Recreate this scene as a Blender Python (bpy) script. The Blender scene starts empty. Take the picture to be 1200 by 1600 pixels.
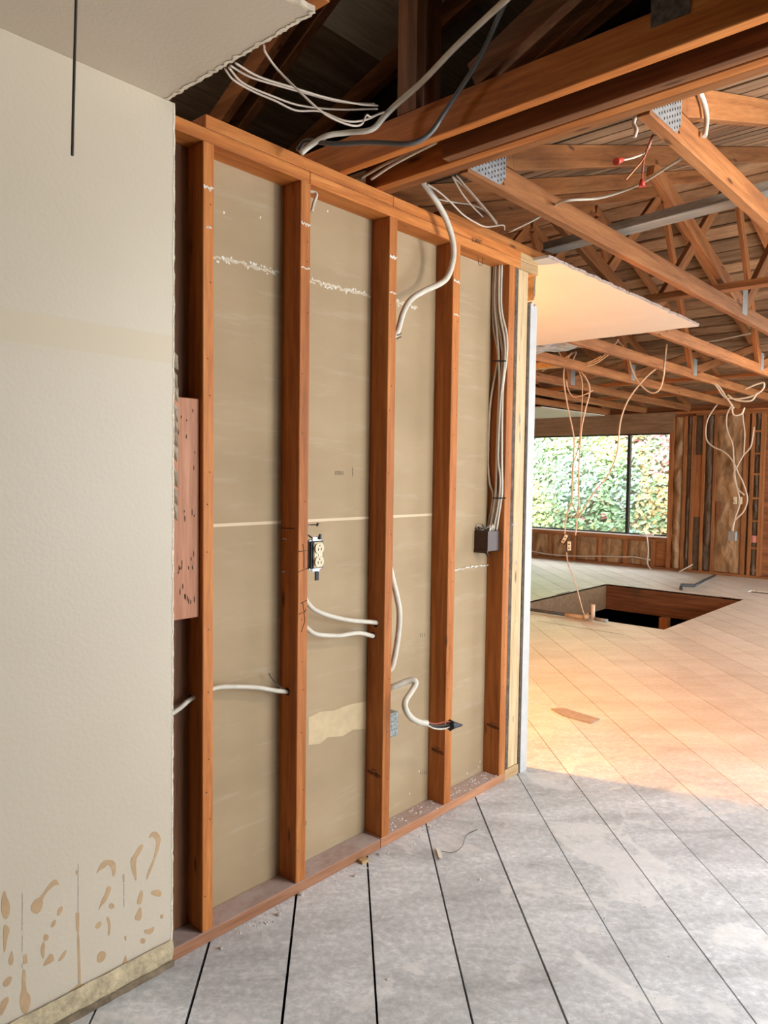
import bpy, bmesh, math, random
from mathutils import Vector, Matrix, noise

R = random.Random(7)
scene = bpy.context.scene
COL = scene.collection

# ------------------------------------------------------------------ camera
CAMX, CAMY, CAMZ = 1.85822, -1.30379, 1.43757
YAW, PIT, ROL, FPX = 0.73016, -0.05047, 0.01345, 1161.4341
_fw = Vector((-math.sin(YAW) * math.cos(PIT), math.cos(YAW) * math.cos(PIT), math.sin(PIT)))
_r0 = Vector((math.cos(YAW), math.sin(YAW), 0))
_u0 = _r0.cross(_fw)
_r = math.cos(ROL) * _r0 + math.sin(ROL) * _u0
_u = -math.sin(ROL) * _r0 + math.cos(ROL) * _u0
CAM = Vector((CAMX, CAMY, CAMZ))
cd = bpy.data.cameras.new("camera")
cd.sensor_fit = 'VERTICAL'
cd.sensor_height = 36.0
cd.lens = FPX / 1600 * 36.0
cd.clip_start = 0.05
co = bpy.data.objects.new("camera", cd)
COL.objects.link(co)
co.matrix_world = Matrix(((_r.x, _u.x, -_fw.x, CAM.x), (_r.y, _u.y, -_fw.y, CAM.y), (_r.z, _u.z, -_fw.z, CAM.z), (0, 0, 0, 1)))
scene.camera = co


def P(px, py, ax, v):
    """Point of the room seen at photo pixel (px, py) on the plane axis ax = v."""
    d = (px - 600) / FPX * _r - (py - 800) / FPX * _u + _fw
    t = (v - CAM[ax]) / d[ax]
    return CAM + d * t


# ------------------------------------------------------------------ light
scene.view_settings.view_transform = 'Standard'
scene.view_settings.look = 'None'
scene.view_settings.gamma = 1.0
scene.view_settings.use_curve_mapping = False
scene.view_settings.exposure = -0.46

W = bpy.data.worlds.new("overcast_sky")
scene.world = W
W.use_nodes = True
bg = W.node_tree.nodes['Background']
bg.inputs[0].default_value = (0.82, 0.92, 1.0, 1)
bg.inputs[1].default_value = 15.0


def lamp(name, kind, loc, energy, color, **kw):
    L = bpy.data.lights.new(name, kind)
    L.energy = energy
    L.color = color
    for k, v in kw.items():
        if k not in ('rot', 'portal'):
            setattr(L, k, v)
    o = bpy.data.objects.new(name, L)
    o.location = loc
    o.rotation_euler = kw.get('rot', (0, 0, 0))
    if kw.get('portal'):
        L.cycles.is_portal = True
    COL.objects.link(o)
    return o


RX = 3.0      # inner face of the right hand wall
FY = 10.316   # front of the far wall studs
# sky portals in the window openings
lamp("portal_kitchen", 'AREA', (RX + .12, 1.7, 1.2), 1, (1, 1, 1), shape='RECTANGLE', size=2.1, size_y=2.0, rot=(0, math.pi / 2, 0), portal=True)
lamp("portal_hall", 'AREA', (RX + .12, 7.4, 1.2), 1, (1, 1, 1), shape='RECTANGLE', size=2.1, size_y=5.6, rot=(0, math.pi / 2, 0), portal=True)
lamp("portal_far", 'AREA', (-4.2, FY + .2, 1.33), 1, (1, 1, 1), shape='RECTANGLE', size=3.2, size_y=1.6, rot=(-math.pi / 2, 0, 0), portal=True)
# work lamp hung in the kitchen, warm bulb in the next room
lamp("work_lamp", 'POINT', (2.0, 1.25, 2.3), 86, (1.0, 0.93, 0.83), shadow_soft_size=0.07)
lamp("warm_bulb", 'POINT', (-1.35, 1.42, 2.12), 640, (1.0, 0.40, 0.085), shadow_soft_size=0.06)
sun = lamp("hazy_sun", 'SUN', (-6, 4, 9), 7.5, (1.0, 0.96, 0.88), angle=.25)
sun.rotation_euler = Vector((.30, .55, -.85)).to_track_quat('-Z', 'Y').to_euler()
lamp("attic_fill", 'POINT', (-0.35, -0.15, 2.95), 8, (1.0, 0.86, 0.68), shadow_soft_size=0.1)  # added fill light, brightens the attic boards and the pale panel
lamp("hall_lamp", 'POINT', (0.9, 6.4, 2.2), 80, (1.0, 0.72, 0.45), shadow_soft_size=0.15)


# ------------------------------------------------------------------ helpers
def link(o, parent=None):
    COL.objects.link(o)
    if parent is not None:
        o.parent = parent
    return o


def root(name, label=None, cat=None, group=None, kind=None, loc=(0, 0, 0)):
    o = bpy.data.objects.new(name, None)
    o.empty_display_size = .1
    o.location = loc
    link(o)
    return tag(o, label, cat, group, kind)


def tag(o, label=None, cat=None, group=None, kind=None):
    for k, v in (('label', label), ('category', cat), ('group', group), ('kind', kind)):
        if v:
            o[k] = v
    return o


class MB:
    def __init__(s):
        s.v, s.f, s.sm = [], [], False

    def box(s, x0, x1, y0, y1, z0, z1, b=0.0):
        if b <= 0:
            n = len(s.v)
            s.v += [(x, y, z) for z in (z0, z1) for x, y in ((x0, y0), (x1, y0), (x1, y1), (x0, y1))]
            s.f += [tuple(n + i for i in q) for q in ((3, 2, 1, 0), (4, 5, 6, 7), (0, 1, 5, 4), (1, 2, 6, 5), (2, 3, 7, 6), (3, 0, 4, 7))]
        else:
            s._bev(Vector((x0, y0, z0)), Vector((x1 - x0, 0, 0)), Vector((0, y1 - y0, 0)), Vector((0, 0, z1 - z0)), b)
        return s

    def _bev(s, o, a, b_, c, b):
        bm = bmesh.new()
        vs = [bm.verts.new(o + i * a + j * b_ + k * c) for k in (0, 1) for i, j in ((0, 0), (1, 0), (1, 1), (0, 1))]
        for q in ((3, 2, 1, 0), (4, 5, 6, 7), (0, 1, 5, 4), (1, 2, 6, 5), (2, 3, 7, 6), (3, 0, 4, 7)):
            bm.faces.new([vs[i] for i in q])
        bmesh.ops.recalc_face_normals(bm, faces=bm.faces[:])
        bmesh.ops.bevel(bm, geom=bm.edges[:], offset=b, segments=1, affect='EDGES', profile=.5)
        n = len(s.v)
        bm.verts.index_update()
        s.v += [tuple(v.co) for v in bm.verts]
        s.f += [tuple(n + v.index for v in f.verts) for f in bm.faces]
        bm.free()

    def bar(s, p0, p1, w, h, side=(1, 0, 0), b=0.0015):
        """board from p0 to p1 (centre line), w along side, h across"""
        p0, p1 = Vector(p0), Vector(p1)
        d = p1 - p0
        sd = Vector(side)
        sd = (sd - d * (sd.dot(d) / d.dot(d))).normalized()
        up = sd.cross(d.normalized())
        s._bev(p0 - sd * w / 2 - up * h / 2, d, sd * w, up * h, b)
        return s

    def tube(s, pts, r, n=8, smooth=6, cap=True):
        pts = [Vector(p) for p in pts]
        if smooth and len(pts) > 2:
            q = [pts[0] * 2 - pts[1]] + pts + [pts[-1] * 2 - pts[-2]]
            out = []
            for i in range(1, len(q) - 2):
                a, b, c, d = q[i - 1], q[i], q[i + 1], q[i + 2]
                for k in range(smooth):
                    t = k / smooth
                    out.append(.5 * ((2 * b) + (c - a) * t + (2 * a - 5 * b + 4 * c - d) * t * t + (3 * b - a - 3 * c + d) * t ** 3))
            out.append(pts[-1])
            pts = out
        base = len(s.v)
        up = None
        for i, p in enumerate(pts):
            t = (pts[min(i + 1, len(pts) - 1)] - pts[max(i - 1, 0)]).normalized()
            if up is None:
                up = t.orthogonal().normalized()
            up = (up - t * up.dot(t)).normalized()
            w = t.cross(up)
            rr = r(i / (len(pts) - 1)) if callable(r) else r
            for k in range(n):
                a = 2 * math.pi * k / n
                s.v.append(tuple(p + (up * math.cos(a) + w * math.sin(a)) * rr))
        for i in range(len(pts) - 1):
            for k in range(n):
                a, b = base + i * n + k, base + i * n + (k + 1) % n
                s.f.append((a, b, b + n, a + n))
        if cap:
            s.f.append(tuple(base + k for k in reversed(range(n))))
            e = base + (len(pts) - 1) * n
            s.f.append(tuple(e + k for k in range(n)))
        s.sm = True
        return s

    def prism(s, pts, off):
        """polygon pts (3D) thickened by the vector off"""
        off = Vector(off)
        n, k = len(s.v), len(pts)
        s.v += [tuple(Vector(p)) for p in pts] + [tuple(Vector(p) + off) for p in pts]
        s.f.append(tuple(n + i for i in range(k)))
        s.f.append(tuple(n + k + i for i in reversed(range(k))))
        for i in range(k):
            j = (i + 1) % k
            s.f.append((n + j, n + i, n + k + i, n + k + j))
        return s

    def grid(s, o, a, b, na, nb, fn):
        """grid from o along a, b; fn(u, v) gives the offset along a x b"""
        o, a, b = Vector(o), Vector(a), Vector(b)
        nn = a.cross(b).normalized()
        n = len(s.v)
        for i in range(na + 1):
            for j in range(nb + 1):
                s.v.append(tuple(o + a * (i / na) + b * (j / nb) + nn * fn(i / na, j / nb)))
        for i in range(na):
            for j in range(nb):
                q = n + i * (nb + 1) + j
                s.f.append((q, q + nb + 1, q + nb + 2, q + 1))
        s.sm = True
        return s

    def mesh(s, name, mat):
        me = bpy.data.meshes.new(name)
        me.from_pydata(s.v, [], s.f)
        bm = bmesh.new()
        bm.from_mesh(me)
        bmesh.ops.recalc_face_normals(bm, faces=bm.faces[:])
        bm.to_mesh(me)
        bm.free()
        if s.sm:
            for p in me.polygons:
                p.use_smooth = len(p.vertices) == 4
        me.materials.append(mat)
        return me

    def build(s, name, mat, parent=None):
        return link(bpy.data.objects.new(name, s.mesh(name, mat)), parent)


def part(name, mat, parent, *a, b=0.0015):
    return MB().box(*a, b=b).build(name, mat, parent)


def copy_tree(o, parent=None):
    c = o.copy()
    COL.objects.link(c)
    if parent is not None:
        c.parent = parent
    for ch in list(o.children):
        copy_tree(ch, c)
    return c


# ------------------------------------------------------------------ materials
def nodes(name):
    m = bpy.data.materials.new(name)
    m.use_nodes = True
    nt = m.node_tree
    b = nt.nodes['Principled BSDF']
    b.inputs['Specular IOR Level'].default_value = .3
    return m, nt, b


def N(nt, typ, **kw):
    n = nt.nodes.new(typ)
    for k, v in kw.items():
        if k.startswith('i_'):
            n.inputs[k[2:].replace('_', ' ')].default_value = v
        else:
            setattr(n, k, v)
    return n


def ramp(nt, stops, src):
    r = nt.nodes.new('ShaderNodeValToRGB')
    e = r.color_ramp.elements
    while len(e) < len(stops):
        e.new(.5)
    for el, (p, c) in zip(e, stops):
        el.position = p
        el.color = (*c, 1) if len(c) == 3 else c
    nt.links.new(src, r.inputs[0])
    return r


def mixc(nt, fac, a, b, mode='MIX'):
    m = nt.nodes.new('ShaderNodeMix')
    m.data_type = 'RGBA'
    m.blend_type = mode
    for s, v in ((0, fac), (6, a), (7, b)):
        if hasattr(v, 'is_output') or hasattr(v, 'links'):
            nt.links.new(v, m.inputs[s])
        elif s == 0:
            m.inputs[0].default_value = v
        else:
            m.inputs[s].default_value = (*v, 1)
    return m.outputs[2]


def math_(nt, op, a, b=0.0, clamp=False):
    m = nt.nodes.new('ShaderNodeMath')
    m.operation = op
    m.use_clamp = clamp
    for i, v in ((0, a), (1, b)):
        if isinstance(v, (int, float)):
            m.inputs[i].default_value = v
        else:
            nt.links.new(v, m.inputs[i])
    return m.outputs[0]


def bump(nt, bsdf, h, strength=.3, dist=.002):
    b = N(nt, 'ShaderNodeBump')
    b.inputs['Strength'].default_value = strength
    b.inputs['Distance'].default_value = dist
    nt.links.new(h, b.inputs['Height'])
    nt.links.new(b.outputs[0], bsdf.inputs['Normal'])


def coords(nt, scale=(1, 1, 1), rnd=True, rot=None):
    tc = N(nt, 'ShaderNodeTexCoord')
    mp = N(nt, 'ShaderNodeMapping')
    mp.inputs['Scale'].default_value = scale
    src = tc.outputs['Object']
    if rnd:
        oi = N(nt, 'ShaderNodeObjectInfo')
        mul = math_(nt, 'MULTIPLY', oi.outputs['Random'], 37.0)
        ad = N(nt, 'ShaderNodeVectorMath', operation='ADD')
        nt.links.new(src, ad.inputs[0])
        nt.links.new(mul, ad.inputs[1])
        src = ad.outputs[0]
    if rot is not None:
        vr = N(nt, 'ShaderNodeVectorRotate', rotation_type='X_AXIS')
        vr.inputs['Angle'].default_value = -rot
        nt.links.new(src, vr.inputs['Vector'])
        src = vr.outputs[0]
    nt.links.new(src, mp.inputs[0])
    return mp.outputs[0]


def wood(name, axis, dark, mid, light, rough=.6, knots=True, dust=None, var=.35, across=14, rot=None):
    m, nt, b = nodes(name)
    k = {'x': (.9, across, across), 'y': (across, .9, across), 'z': (across, across, .9)}[axis]
    v = coords(nt, k, rot=rot)
    n1 = N(nt, 'ShaderNodeTexNoise', i_Scale=1.6, i_Detail=5.0, i_Roughness=.6, i_Distortion=.7)
    nt.links.new(v, n1.inputs['Vector'])
    n2 = N(nt, 'ShaderNodeTexNoise', i_Scale=9.0, i_Detail=3.0, i_Roughness=.7)
    nt.links.new(v, n2.inputs['Vector'])
    c = ramp(nt, [(.25, dark), (.5, mid), (.75, light)], n1.outputs[0]).outputs[0]
    fine = ramp(nt, [(.35, (.72, .70, .66)), (.6, (1, 1, 1))], n2.outputs[0]).outputs[0]
    c = mixc(nt, .75, c, fine, 'MULTIPLY')
    if knots:
        kk = {'x': (2.2, 9, 9), 'y': (9, 2.2, 9), 'z': (9, 9, 2.2)}[axis]
        vo = N(nt, 'ShaderNodeTexVoronoi', i_Scale=1.15)
        nt.links.new(coords(nt, kk), vo.inputs['Vector'])
        kf = ramp(nt, [(.0, (1, 1, 1)), (.05, (.8, .8, .8)), (.1, (0, 0, 0))], vo.outputs['Distance']).outputs[0]
        c = mixc(nt, kf, c, tuple(x * .35 for x in dark))
    oi = N(nt, 'ShaderNodeObjectInfo')
    mul = math_(nt, 'ADD', math_(nt, 'MULTIPLY', oi.outputs['Random'], var), 1 - var * .5)
    hv = N(nt, 'ShaderNodeHueSaturation')
    nt.links.new(mul, hv.inputs['Value'])
    nt.links.new(c, hv.inputs['Color'])
    c = hv.outputs[0]
    if dust:
        g = N(nt, 'ShaderNodeNewGeometry')
        sx = N(nt, 'ShaderNodeSeparateXYZ')
        nt.links.new(g.outputs['Normal'], sx.inputs[0])
        up = math_(nt, 'MULTIPLY', math_(nt, 'SUBTRACT', sx.outputs[2], .6), 2.5, True)
        dn = N(nt, 'ShaderNodeTexNoise', i_Scale=14.0, i_Detail=6.0, i_Roughness=.7)
        nt.links.new(coords(nt, (1, 1, 1), False), dn.inputs['Vector'])
        df = ramp(nt, [(.3, (.45, .45, .45)), (.6, (.95, .95, .95))], dn.outputs[0]).outputs[0]
        c = mixc(nt, math_(nt, 'MULTIPLY', up, df), c, dust)
    nt.links.new(c, b.inputs['Base Color'])
    b.inputs['Roughness'].default_value = rough
    bump(nt, b, n2.outputs[0], .25, .002)
    return m


FIR = ((.25, .068, .010), (.45, .140, .027), (.58, .225, .058))
M = {}
for ax in 'xyz':
    M['fir_' + ax] = wood('fir_lumber_' + ax, ax, *FIR, dust=(.42, .33, .29) if ax != 'z' else None)
    M['old_' + ax] = wood('old_lumber_' + ax, ax, (.09, .032, .012), (.19, .072, .027), (.30, .125, .05))
    M['hall_' + ax] = wood('hall_lumber_' + ax, ax, (.155, .050, .013), (.29, .107, .033), (.40, .17, .058))
M['plate_y'] = wood('dusty_plate_y', 'y', (.22, .085, .035), (.36, .155, .075), (.46, .22, .12), dust=(.46, .37, .34), knots=False)
M['pale_z'] = wood('pale_pine_z', 'z', (.40, .26, .13), (.56, .39, .21), (.66, .50, .30), var=.1)
M['pale_y'] = wood('pale_pine_y', 'y', (.34, .20, .09), (.48, .30, .14), (.58, .40, .22), var=.1)
M['gray_x'] = wood('weathered_board_x', 'x', (.22, .19, .16), (.34, .30, .25), (.45, .40, .33), knots=False)
M['block_z'] = wood('pink_fir_z', 'z', (.36, .14, .07), (.47, .20, .105), (.55, .26, .15), knots=False, var=.05)
M['deck_x'] = wood('sheathing_x', 'x', (.145, .072, .034), (.28, .16, .083), (.40, .255, .145), rough=.8, var=.7, across=4)
M['deck_y'] = wood('attic_sheathing_y', 'y', (.12, .075, .045), (.22, .15, .10), (.30, .22, .15), rough=.85)
M['ply_pale'] = wood('pale_plywood_y', 'y', (.45, .39, .31), (.55, .49, .41), (.62, .56, .48), rough=.85, knots=False, var=.1)
M['header_x'] = wood('header_beam_x', 'x', (.15, .085, .045), (.22, .13, .07), (.29, .18, .10), knots=False, var=.1)


def plain(name, col, rough=.6, metal=0.0, nscale=0, namp=.25, bscale=0, bstr=.3, bdist=.001, spec=None):
    m, nt, b = nodes(name)
    b.inputs['Base Color'].default_value = (*col, 1)
    b.inputs['Roughness'].default_value = rough
    b.inputs['Metallic'].default_value = metal
    if spec is not None:
        b.inputs['Specular IOR Level'].default_value = spec
    if nscale:
        v = coords(nt)
        n = N(nt, 'ShaderNodeTexNoise', i_Scale=float(nscale), i_Detail=5.0, i_Roughness=.65)
        nt.links.new(v, n.inputs['Vector'])
        c = ramp(nt, [(.3, tuple(x * (1 - namp) for x in col)), (.7, tuple(min(1, x * (1 + namp)) for x in col))], n.outputs[0])
        nt.links.new(c.outputs[0], b.inputs['Base Color'])
    if bscale:
        n = N(nt, 'ShaderNodeTexNoise', i_Scale=float(bscale), i_Detail=3.0)
        nt.links.new(coords(nt, rnd=False), n.inputs['Vector'])
        bump(nt, b, n.outputs[0], bstr, bdist)
    return m


M['cable_white'] = plain('cable_sheath_white', (.56, .495, .40), .45, nscale=30, namp=.12)
M['cable_thin'] = plain('cable_sheath_thin', (.50, .41, .33), .5)
M['cable_gray'] = plain('cable_sheath_gray', (.10, .095, .09), .35)
M['cable_tan'] = plain('cable_sheath_tan', (.56, .43, .31), .5)
M['black'] = plain('black_plastic', (.012, .012, .013), .4)
M['tape'] = plain('dark_tape', (.035, .045, .055), .45)
M['dark_wire'] = plain('dark_wire', (.055, .045, .038), .5)
M['brown_box'] = plain('brown_bakelite', (.055, .026, .017), .4, nscale=60)
M['red'] = plain('red_plastic', (.50, .05, .03), .4)
M['red_wire'] = plain('red_wire', (.28, .06, .035), .45)
M['copper'] = plain('copper_wire', (.42, .17, .08), .35, .8)
M['ivory'] = plain('ivory_plastic', (.62, .52, .34), .35)
M['slot'] = plain('slot_dark', (.02, .016, .012), .8)
M['steel'] = plain('galvanised_steel', (.46, .48, .50), .38, .75, nscale=45, namp=.3)
M['steel_mottled'] = plain('mottled_zinc_steel', (.27, .29, .28), .5, .35, nscale=120, namp=.7)
M['steel_dull'] = plain('dull_galvanised_steel', (.30, .30, .28), .5, .55, nscale=70, namp=.35)
M['pipe'] = plain('dark_iron_pipe', (.07, .07, .07), .45, .5)
M['brass'] = plain('tan_pipe', (.50, .42, .32), .5, .1)
M['paper'] = plain('torn_paper_brown', (.50, .325, .18), .85, nscale=30, namp=.12)
M['pale_tear'] = plain('torn_paper_pale', (.52, .385, .225), .85, nscale=25, namp=.1)
M['gypsum'] = plain('torn_gypsum_edge', (.68, .58, .45), .9, nscale=80, namp=.25, bscale=150)
M['plaster'] = plain('plaster_white', (.66, .60, .51), .9, nscale=60, namp=.1)
M['haze_smear'] = plain('thin_plaster_film', (.52, .42, .30), .85)
M['joint'] = plain('cream_sheet_edge', (.62, .47, .31), .85)
M['glue'] = plain('old_glue_yellow', (.50, .395, .245), .85, nscale=22, namp=.35, bscale=60, bstr=.8, bdist=.006)
M['grime'] = plain('grimy_base', (.20, .145, .09), .9, nscale=30, namp=.4, bscale=70, bstr=.7, bdist=.004)
M['white_panel'] = plain('white_painted_jamb', (.47, .455, .43), .6, nscale=18, namp=.07)
M['soffit'] = plain('ceiling_drywall_cream', (.60, .53, .43), .8, nscale=3, namp=.04)
M['soffit_edge'] = plain('dusty_gypsum_edge', (.34, .27, .23), .9, nscale=60, namp=.3)
M['scrap'] = plain('gray_blue_foil', (.34, .37, .38), .5, nscale=12, namp=.5)
M['plate_dark'] = plain('tarnished_plate', (.11, .095, .08), .6, nscale=60, namp=.6)
M['void'] = plain('dark_void', (.012, .01, .008), 1.0)
M['mastic'] = plain('dark_mastic', (.10, .07, .05), .9, nscale=35, namp=.6, bscale=40, bstr=.8, bdist=.006)
M['ink'] = plain('ink_marks', (.035, .02, .014), .8)
M['ink_soft'] = plain('faded_ink', (.16, .11, .075), .8)
M['frame_black'] = plain('window_frame_black', (.02, .02, .02), .4)
M['frame_white'] = plain('window_sill_white', (.78, .76, .72), .6)
M['pink'] = plain('pink_insulation', (.60, .25, .20), .95, nscale=40, namp=.2)
M['crumb'] = plain('plaster_crumbs', (.55, .50, .45), .9)
M['splinter'] = plain('pale_splinter', (.78, .73, .63), .8)
M['shim'] = plain('gray_brown_shim', (.32, .27, .22), .8, nscale=25, namp=.2)
M['inner_wall'] = plain('inner_wall_paint', (.26, .23, .19), .8)


def paper_mat(name, col, wr=9.0, st=.9):
    m, nt, b = nodes(name)
    v = coords(nt, (1, 1, .45))
    n = N(nt, 'ShaderNodeTexNoise', i_Scale=wr, i_Detail=6.0, i_Roughness=.62, i_Distortion=1.2)
    nt.links.new(v, n.inputs['Vector'])
    c = ramp(nt, [(.28, tuple(x * .5 for x in col)), (.55, col), (.8, tuple(min(1, x * 1.35) for x in col))], n.outputs[0])
    nt.links.new(c.outputs[0], b.inputs['Base Color'])
    b.inputs['Roughness'].default_value = .6
    bump(nt, b, n.outputs[0], st, .03)
    return m


M['kraft'] = paper_mat('kraft_paper', (.31, .175, .080), 7)
M['batt'] = paper_mat('torn_dark_batt', (.115, .075, .045), 16)


def drywall_back():
    m, nt, b = nodes('drywall_backing_paper')
    v = coords(nt, (1, .7, 1.6), False)
    n = N(nt, 'ShaderNodeTexNoise', i_Scale=2.2, i_Detail=6.0, i_Roughness=.6)
    nt.links.new(v, n.inputs['Vector'])
    c = ramp(nt, [(.3, (.31, .215, .12)), (.55, (.36, .252, .143)), (.75, (.395, .285, .17))], n.outputs[0]).outputs[0]
    n2 = N(nt, 'ShaderNodeTexNoise', i_Scale=1.0, i_Detail=7.0, i_Roughness=.7)
    nt.links.new(coords(nt, (1, 2.5, 22), False), n2.inputs['Vector'])
    s = ramp(nt, [(.56, (0, 0, 0)), (.74, (.3, .3, .3))], n2.outputs[0]).outputs[0]
    c = mixc(nt, s, c, (.52, .43, .32))
    nt.links.new(c, b.inputs['Base Color'])
    b.inputs['Roughness'].default_value = .75
    return m


M['backing'] = drywall_back()


def paint_wall():
    m, nt, b = nodes('orange_peel_paint')
    v = coords(nt, rnd=False)
    n = N(nt, 'ShaderNodeTexNoise', i_Scale=1.3, i_Detail=4.0)
    nt.links.new(v, n.inputs['Vector'])
    c = ramp(nt, [(.3, (.56, .465, .35)), (.7, (.61, .515, .395))], n.outputs[0]).outputs[0]
    tc = N(nt, 'ShaderNodeTexCoord')
    sx = N(nt, 'ShaderNodeSeparateXYZ')
    nt.links.new(tc.outputs['Object'], sx.inputs[0])
    # bare smooth strip where a soffit once met the wall
    dz = math_(nt, 'ABSOLUTE', math_(nt, 'SUBTRACT', sx.outputs[2], 1.777))
    band = math_(nt, 'MULTIPLY', math_(nt, 'SUBTRACT', .042, dz), 160.0, True)
    c = mixc(nt, math_(nt, 'MULTIPLY', band, .85), c, (.575, .465, .32))
    nt.links.new(c, b.inputs['Base Color'])
    b.inputs['Roughness'].default_value = .42
    b.inputs['Specular IOR Level'].default_value = .25
    pe = N(nt, 'ShaderNodeTexNoise', i_Scale=95.0, i_Detail=2.0)
    nt.links.new(v, pe.inputs['Vector'])
    h = math_(nt, 'MULTIPLY', pe.outputs[0], math_(nt, 'SUBTRACT', 1.0, math_(nt, 'MULTIPLY', band, .8)))
    bump(nt, b, h, .16, .003)
    return m


M['paint'] = paint_wall()


def floor_mat():
    m, nt, b = nodes('dusty_subfloor_boards')
    tc = N(nt, 'ShaderNodeTexCoord')
    mp = N(nt, 'ShaderNodeMapping')
    mp.inputs['Rotation'].default_value = (0, 0, math.radians(45))
    nt.links.new(tc.outputs['Object'], mp.inputs[0])
    st = N(nt, 'ShaderNodeMapping')
    st.inputs['Scale'].default_value = (1, .35, 1)
    nt.links.new(mp.outputs[0], st.inputs[0])
    big = N(nt, 'ShaderNodeTexNoise', i_Scale=5.0, i_Detail=9.0, i_Roughness=.68, i_Distortion=.5)
    nt.links.new(st.outputs[0], big.inputs['Vector'])
    fine = N(nt, 'ShaderNodeTexNoise', i_Scale=42.0, i_Detail=5.0, i_Roughness=.7)
    nt.links.new(tc.outputs['Object'], fine.inputs['Vector'])
    gray = ramp(nt, [(.28, (.33, .335, .34)), (.44, (.54, .55, .565)), (.58, (.65, .665, .685)), (.74, (.84, .855, .88))], big.outputs[0]).outputs[0]
    fl = ramp(nt, [(.40, (.80, .80, .80)), (.55, (1, 1, 1)), (.68, (1.25, 1.25, 1.25))], fine.outputs[0]).outputs[0]
    gray = mixc(nt, .8, gray, fl, 'MULTIPLY')
    fk = N(nt, 'ShaderNodeTexNoise', i_Scale=75.0, i_Detail=4.0, i_Roughness=.6, i_Distortion=1.2)
    nt.links.new(st.outputs[0], fk.inputs['Vector'])
    fd = ramp(nt, [(.42, (0, 0, 0)), (.62, (1, 1, 1))], big.outputs[0]).outputs[0]
    ff = ramp(nt, [(.57, (0, 0, 0)), (.63, (.8, .8, .8))], fk.outputs[0]).outputs[0]
    gray = mixc(nt, math_(nt, 'MULTIPLY', fd, ff), gray, (.86, .855, .84))
    dk = ramp(nt, [(.26, (.65, .65, .65)), (.33, (0, 0, 0))], fk.outputs[0]).outputs[0]
    gray = mixc(nt, dk, gray, (.30, .28, .26))
    # trowelled thinset patches
    vo = N(nt, 'ShaderNodeTexNoise', i_Scale=2.3, i_Detail=8.0, i_Roughness=.62, i_Distortion=1.5)
    nt.links.new(tc.outputs['Object'], vo.inputs['Vector'])
    pf = ramp(nt, [(.54, (0, 0, 0)), (.58, (.55, .55, .55))], vo.outputs[0]).outputs[0]
    gray = mixc(nt, pf, gray, (.80, .79, .78))
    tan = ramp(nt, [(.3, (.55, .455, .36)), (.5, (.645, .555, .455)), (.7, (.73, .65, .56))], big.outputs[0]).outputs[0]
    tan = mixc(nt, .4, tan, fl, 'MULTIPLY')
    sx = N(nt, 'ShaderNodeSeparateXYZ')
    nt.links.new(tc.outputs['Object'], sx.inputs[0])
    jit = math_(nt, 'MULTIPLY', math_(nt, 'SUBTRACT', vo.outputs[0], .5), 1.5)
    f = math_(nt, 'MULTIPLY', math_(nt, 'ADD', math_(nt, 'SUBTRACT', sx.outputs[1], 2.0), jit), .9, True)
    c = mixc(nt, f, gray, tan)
    oi = N(nt, 'ShaderNodeObjectInfo')
    hv = N(nt, 'ShaderNodeHueSaturation')
    nt.links.new(math_(nt, 'ADD', math_(nt, 'MULTIPLY', oi.outputs['Random'], .14), .93), hv.inputs['Value'])
    nt.links.new(c, hv.inputs['Color'])
    nt.links.new(hv.outputs[0], b.inputs['Base Color'])
    b.inputs['Roughness'].default_value = .36
    b.inputs['Specular IOR Level'].default_value = .5
    bump(nt, b, big.outputs[0], .25, .004)
    return m


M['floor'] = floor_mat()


def glass_mat():
    m, nt, b = nodes('window_glass')
    tr = N(nt, 'ShaderNodeBsdfTransparent')
    tr.inputs[0].default_value = (.96, .98, .97, 1)
    gl = N(nt, 'ShaderNodeBsdfGlossy')
    gl.inputs['Roughness'].default_value = .03
    mx = N(nt, 'ShaderNodeMixShader')
    mx.inputs[0].default_value = .05
    nt.links.new(tr.outputs[0], mx.inputs[1])
    nt.links.new(gl.outputs[0], mx.inputs[2])
    nt.links.new(mx.outputs[0], nt.nodes['Material Output'].inputs[0])
    return m


M['glass'] = glass_mat()


def leaf_mat(name, a, b_):
    m, nt, b = nodes(name)
    n = N(nt, 'ShaderNodeTexNoise', i_Scale=9.0, i_Detail=3.0)
    nt.links.new(coords(nt), n.inputs['Vector'])
    c = ramp(nt, [(.35, a), (.65, b_)], n.outputs[0])
    nt.links.new(c.outputs[0], b.inputs['Base Color'])
    b.inputs['Roughness'].default_value = .5
    return m

# ------------------------------------------------------------------ floor: boards laid at 45 degrees, cut around the pit
X0, X1, Y0, Y1 = -6.6, RX, -4.2, FY + .09
HX0, HX1, HY0, HY1 = -2.56, -0.82, 5.70, 8.16      # pit
H2 = (-0.98, RX - .4, 8.85, 9.06)                  # slot left open by the far wall


def clip(poly, nx, ny, d):
    out = []
    for i in range(len(poly)):
        a, b = poly[i], poly[(i + 1) % len(poly)]
        sa, sb = a[0] * nx + a[1] * ny - d, b[0] * nx + b[1] * ny - d
        if sa <= 0:
            out.append(a)
        if sa * sb < 0:
            t = sa / (sa - sb)
            out.append((a[0] + (b[0] - a[0]) * t, a[1] + (b[1] - a[1]) * t))
    return out


def rect_minus(poly, h):
    x0, x1, y0, y1 = h
    res = [clip(poly, 0, 1, y0), clip(poly, 0, -1, -y1)]
    mid = clip(clip(poly, 0, -1, -y0), 0, 1, y1)
    if len(mid) > 2:
        res += [clip(mid, 1, 0, x0), clip(mid, -1, 0, -x1)]
    return [p for p in res if len(p) > 2]


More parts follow.
